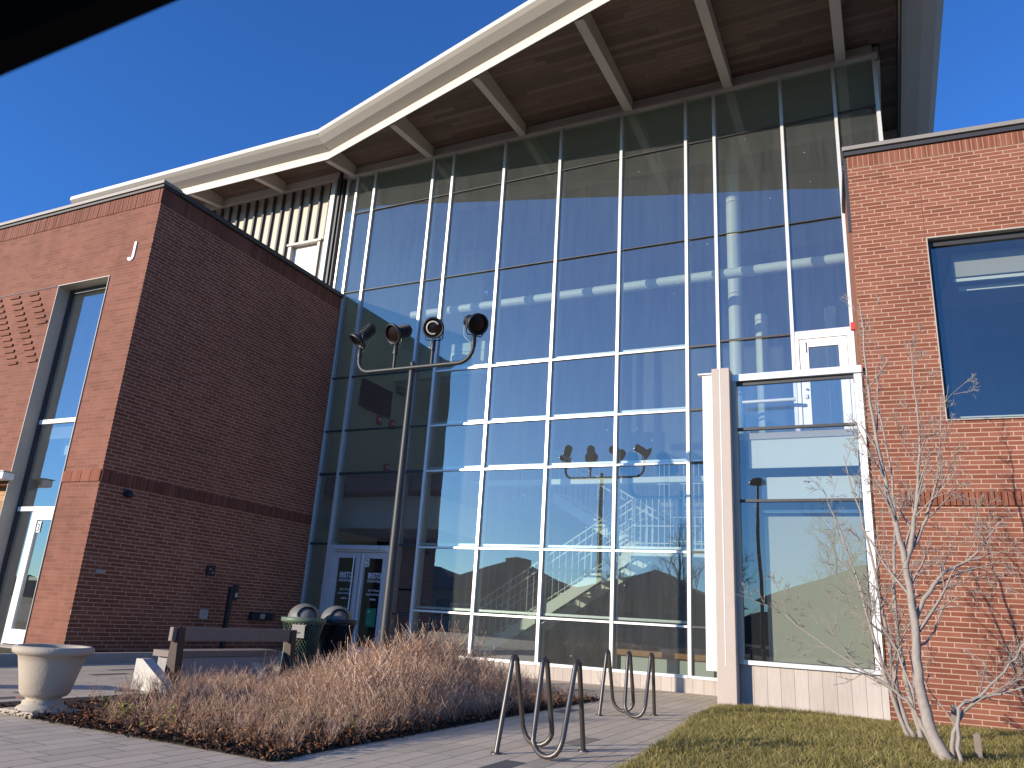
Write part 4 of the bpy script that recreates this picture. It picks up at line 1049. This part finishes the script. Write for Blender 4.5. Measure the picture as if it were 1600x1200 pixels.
def wild_tree(loc, H, r, seed, label, group=None):
    g_ = np.random.default_rng(seed); P = []
    n = 10; pts_ = [np.array([loc[0], loc[1], -.05])]
    for i in range(n): pts_.append(pts_[-1]+np.array([g_.normal(0, .03*H/5), g_.normal(0, .03*H/5), H*.75/n]))
    P.append((pts_, list(np.linspace(r, r*.25, n+1))))
    for j in range(16):
        f = .28+.72*j/16; i = min(n, int(f*n)); a = g_.uniform(0, 2*PI)
        branch(P, pts_[i], (math.cos(a)*.7, math.sin(a)*.7, .9), H*.38*(1.15-f*.6), r*(1-.75*f)*.55, 3, g_, .3, .2, (3, 4), .006)
    tree_obj(loc, P, label, 1, seg=8, group=group)
#wild_tree((-8.3, -1.9, 0), 6.0, .085, 21, 'bare tree standing behind the viewer and casting its shadow on the brick')
#wild_tree((-6.4, -2.2, 0), 5.2, .07, 22, 'smaller bare tree behind the viewer beside the drive')
for i, (x, y, h, sd_) in enumerate(((-9.5, -24, 9, 31), (-13.5, -27, 10, 32), (-3.0, -27, 10, 33), (1.5, -30, 9.5, 34), (-20, -33, 9, 35))):
    wild_tree((x, y, 0), h, .16, sd_, 'bare tree across the drive mirrored in the glass, number %s from the left' % ['three', 'two', 'four', 'five', 'one'][i], 'bare trees across the drive')
# stakes
for (x, y, h, lb) in ((.475, 9.43, .46, 'grey wooden stake in the lawn nearest the brick wall'), (.60, 8.72, .27, 'short grey wooden stake in the lawn nearest the viewer')):
    o = MB().bbox(x-.028, x+.028, y-.02, y+.02, 0, h, .004).add([(x-.02, y-.012, h), (x+.02, y-.012, h), (x+.01, y, h+.012)], [(0, 1, 2)]).build('wooden_stake', 'wood_old', None, (x, y, 0)); tag(o, lb, 'stake', 'stakes in the lawn')
o = MB().lathe([(.42, .0), (.35, .035), (.15, .05), (0, .055)], (.12, 9.75, .03), 24).build('mulch_ring', 'soil'); struct(o, 'bare soil around the tree stems')

# ================================================================== ACROSS THE DRIVE (seen mirrored in the glass)
def house(x0, x1, y0, y1, eave, ridge, label, cup=None):
    t = thing('house', label, 'house', ((x0+x1)/2, (y0+y1)/2, 0))
    boxp('wall', 'house', t, x0, x1, y0, y1, 0, eave)
    o = .8; ym = (y0+y1)/2; hw = (y1-y0)/2+o
    a = [(x0-o, y0-o, eave), (x1+o, y0-o, eave), (x1+o, y1+o, eave), (x0-o, y1+o, eave), (x0-o+hw, ym, ridge), (x1+o-hw, ym, ridge)]
    rf = MB().add(a, [(0, 1, 5, 4), (2, 3, 4, 5), (1, 2, 5), (3, 0, 4), (3, 2, 1, 0)]).build('roof', 'roof_sh', t)
    for i in range(int((x1-x0)/4)): boxp('window', 'bronze', t, x0+1.5+i*4, x0+2.9+i*4, y1+.003, y1+.05, 1.0, 2.3)
    if cup:
        MB().box(cup-.8, cup+.8, ym-.8, ym+.8, ridge-.6, ridge+.2).add([(cup-.95, ym-.95, ridge+.2), (cup+.95, ym-.95, ridge+.2), (cup+.95, ym+.95, ridge+.2), (cup-.95, ym+.95, ridge+.2), (cup, ym, ridge+.45)], [(0, 1, 4), (1, 2, 4), (2, 3, 4), (3, 0, 4), (3, 2, 1, 0)]).build('cupola', 'roof_sh', rf)
house(-52, -37, -50, -38, 3.2, 5.9, 'low brown roofed house farthest along the drive')
house(-40, -27, -48, -36, 3.4, 6.6, 'brown roofed house with a small square roof lantern', cup=-33)
house(-27, -13, -52, -38, 3.4, 6.3, 'low brown roofed house between the lantern house and the trees')
house(-8, 8, -46, -34, 3.4, 6.6, 'brown roofed house directly behind the viewer')
h = MB().add([(x, -95-4*math.sin(x*.05), z) for x in range(-200, 201, 8) for z in (0, 6.0+1.4*math.sin(x*.13)+.9*math.sin(x*.41+2))], [(i*2, i*2+2, i*2+3, i*2+1) for i in range(50)])
h.add([(x, -105, 0) for x in range(-200, 201, 8)], [])
ho = MB()
for x in range(-200, 200, 5):
    hgt = 5.0+1.6*math.sin(x*.13)+.9*math.sin(x*.41+2)+random.uniform(-.6, .6)
    bm = bmesh.new(); bmesh.ops.create_icosphere(bm, subdivisions=2, radius=1)
    for v in bm.verts: v.co = Vector((v.co.x*4.2*random.uniform(.93, 1.07)+x, v.co.y*4+random.uniform(-.2, .2)-80, v.co.z*hgt*random.uniform(.88, 1.1)))
    ho.frombm(bm, False)
tag(ho.build('far_wood', 'far'), 'far grey brown line of bare woodland beyond the houses', 'woodland', None, 'stuff')
t = thing('street_lamp', 'tall dark street lamp mirrored in the glazed bay', 'street lamp', (-5.65, -15, 0))
MB().tube([(-5.65, -15, 0), (-5.65, -15, 8.3)], [.10, .07], 12).build('post', 'pole', t)
MB().lathe([(.0, .35), (.25, .33), (.42, .15), (.42, .05), (0, 0)], (-5.65, -15, 8.25), 20).build('lamp_head', 'pole', t)

# ================================================================== CAR the photograph was taken from (roof rail of the open window)
CARP = Vector((0, 0, EYE))
def ray(px, py):
    return (CR*((px-800)/1198.7)-CU*((py-600)/1198.7)+CF)
p0 = CARP+ray(0, 120)*.42; p1 = CARP+ray(280, 0)*.46; dd_ = (p1-p0).normalized()
e0 = p0-dd_*.9; e1 = p1+dd_*.9
nrm = ray(140, 60).normalized(); outw = dd_.cross(nrm).normalized()
if outw.dot(CU) < 0: outw = -outw
t = thing('car_window_frame', 'blurred black upper frame of the open car window in the corner', 'car window frame', tuple((p0+p1)/2))
sec = []
for i in range(12):
    a = 2*PI*i/12; sec.append(e0+outw*(.11+.11*math.cos(a))+nrm*(.03+.045*math.sin(a)))
MB().prism(sec, e1-e0).build('frame_rail', 'rubber', t)
sec = [e0+outw*(.18+.0)+nrm*.04, e0+outw*.55+nrm*.10, e0+outw*.56+nrm*.13, e0+outw*.18+nrm*.08]
MB().prism(sec, e1-e0).build('roof_lining', 'rubber', t)
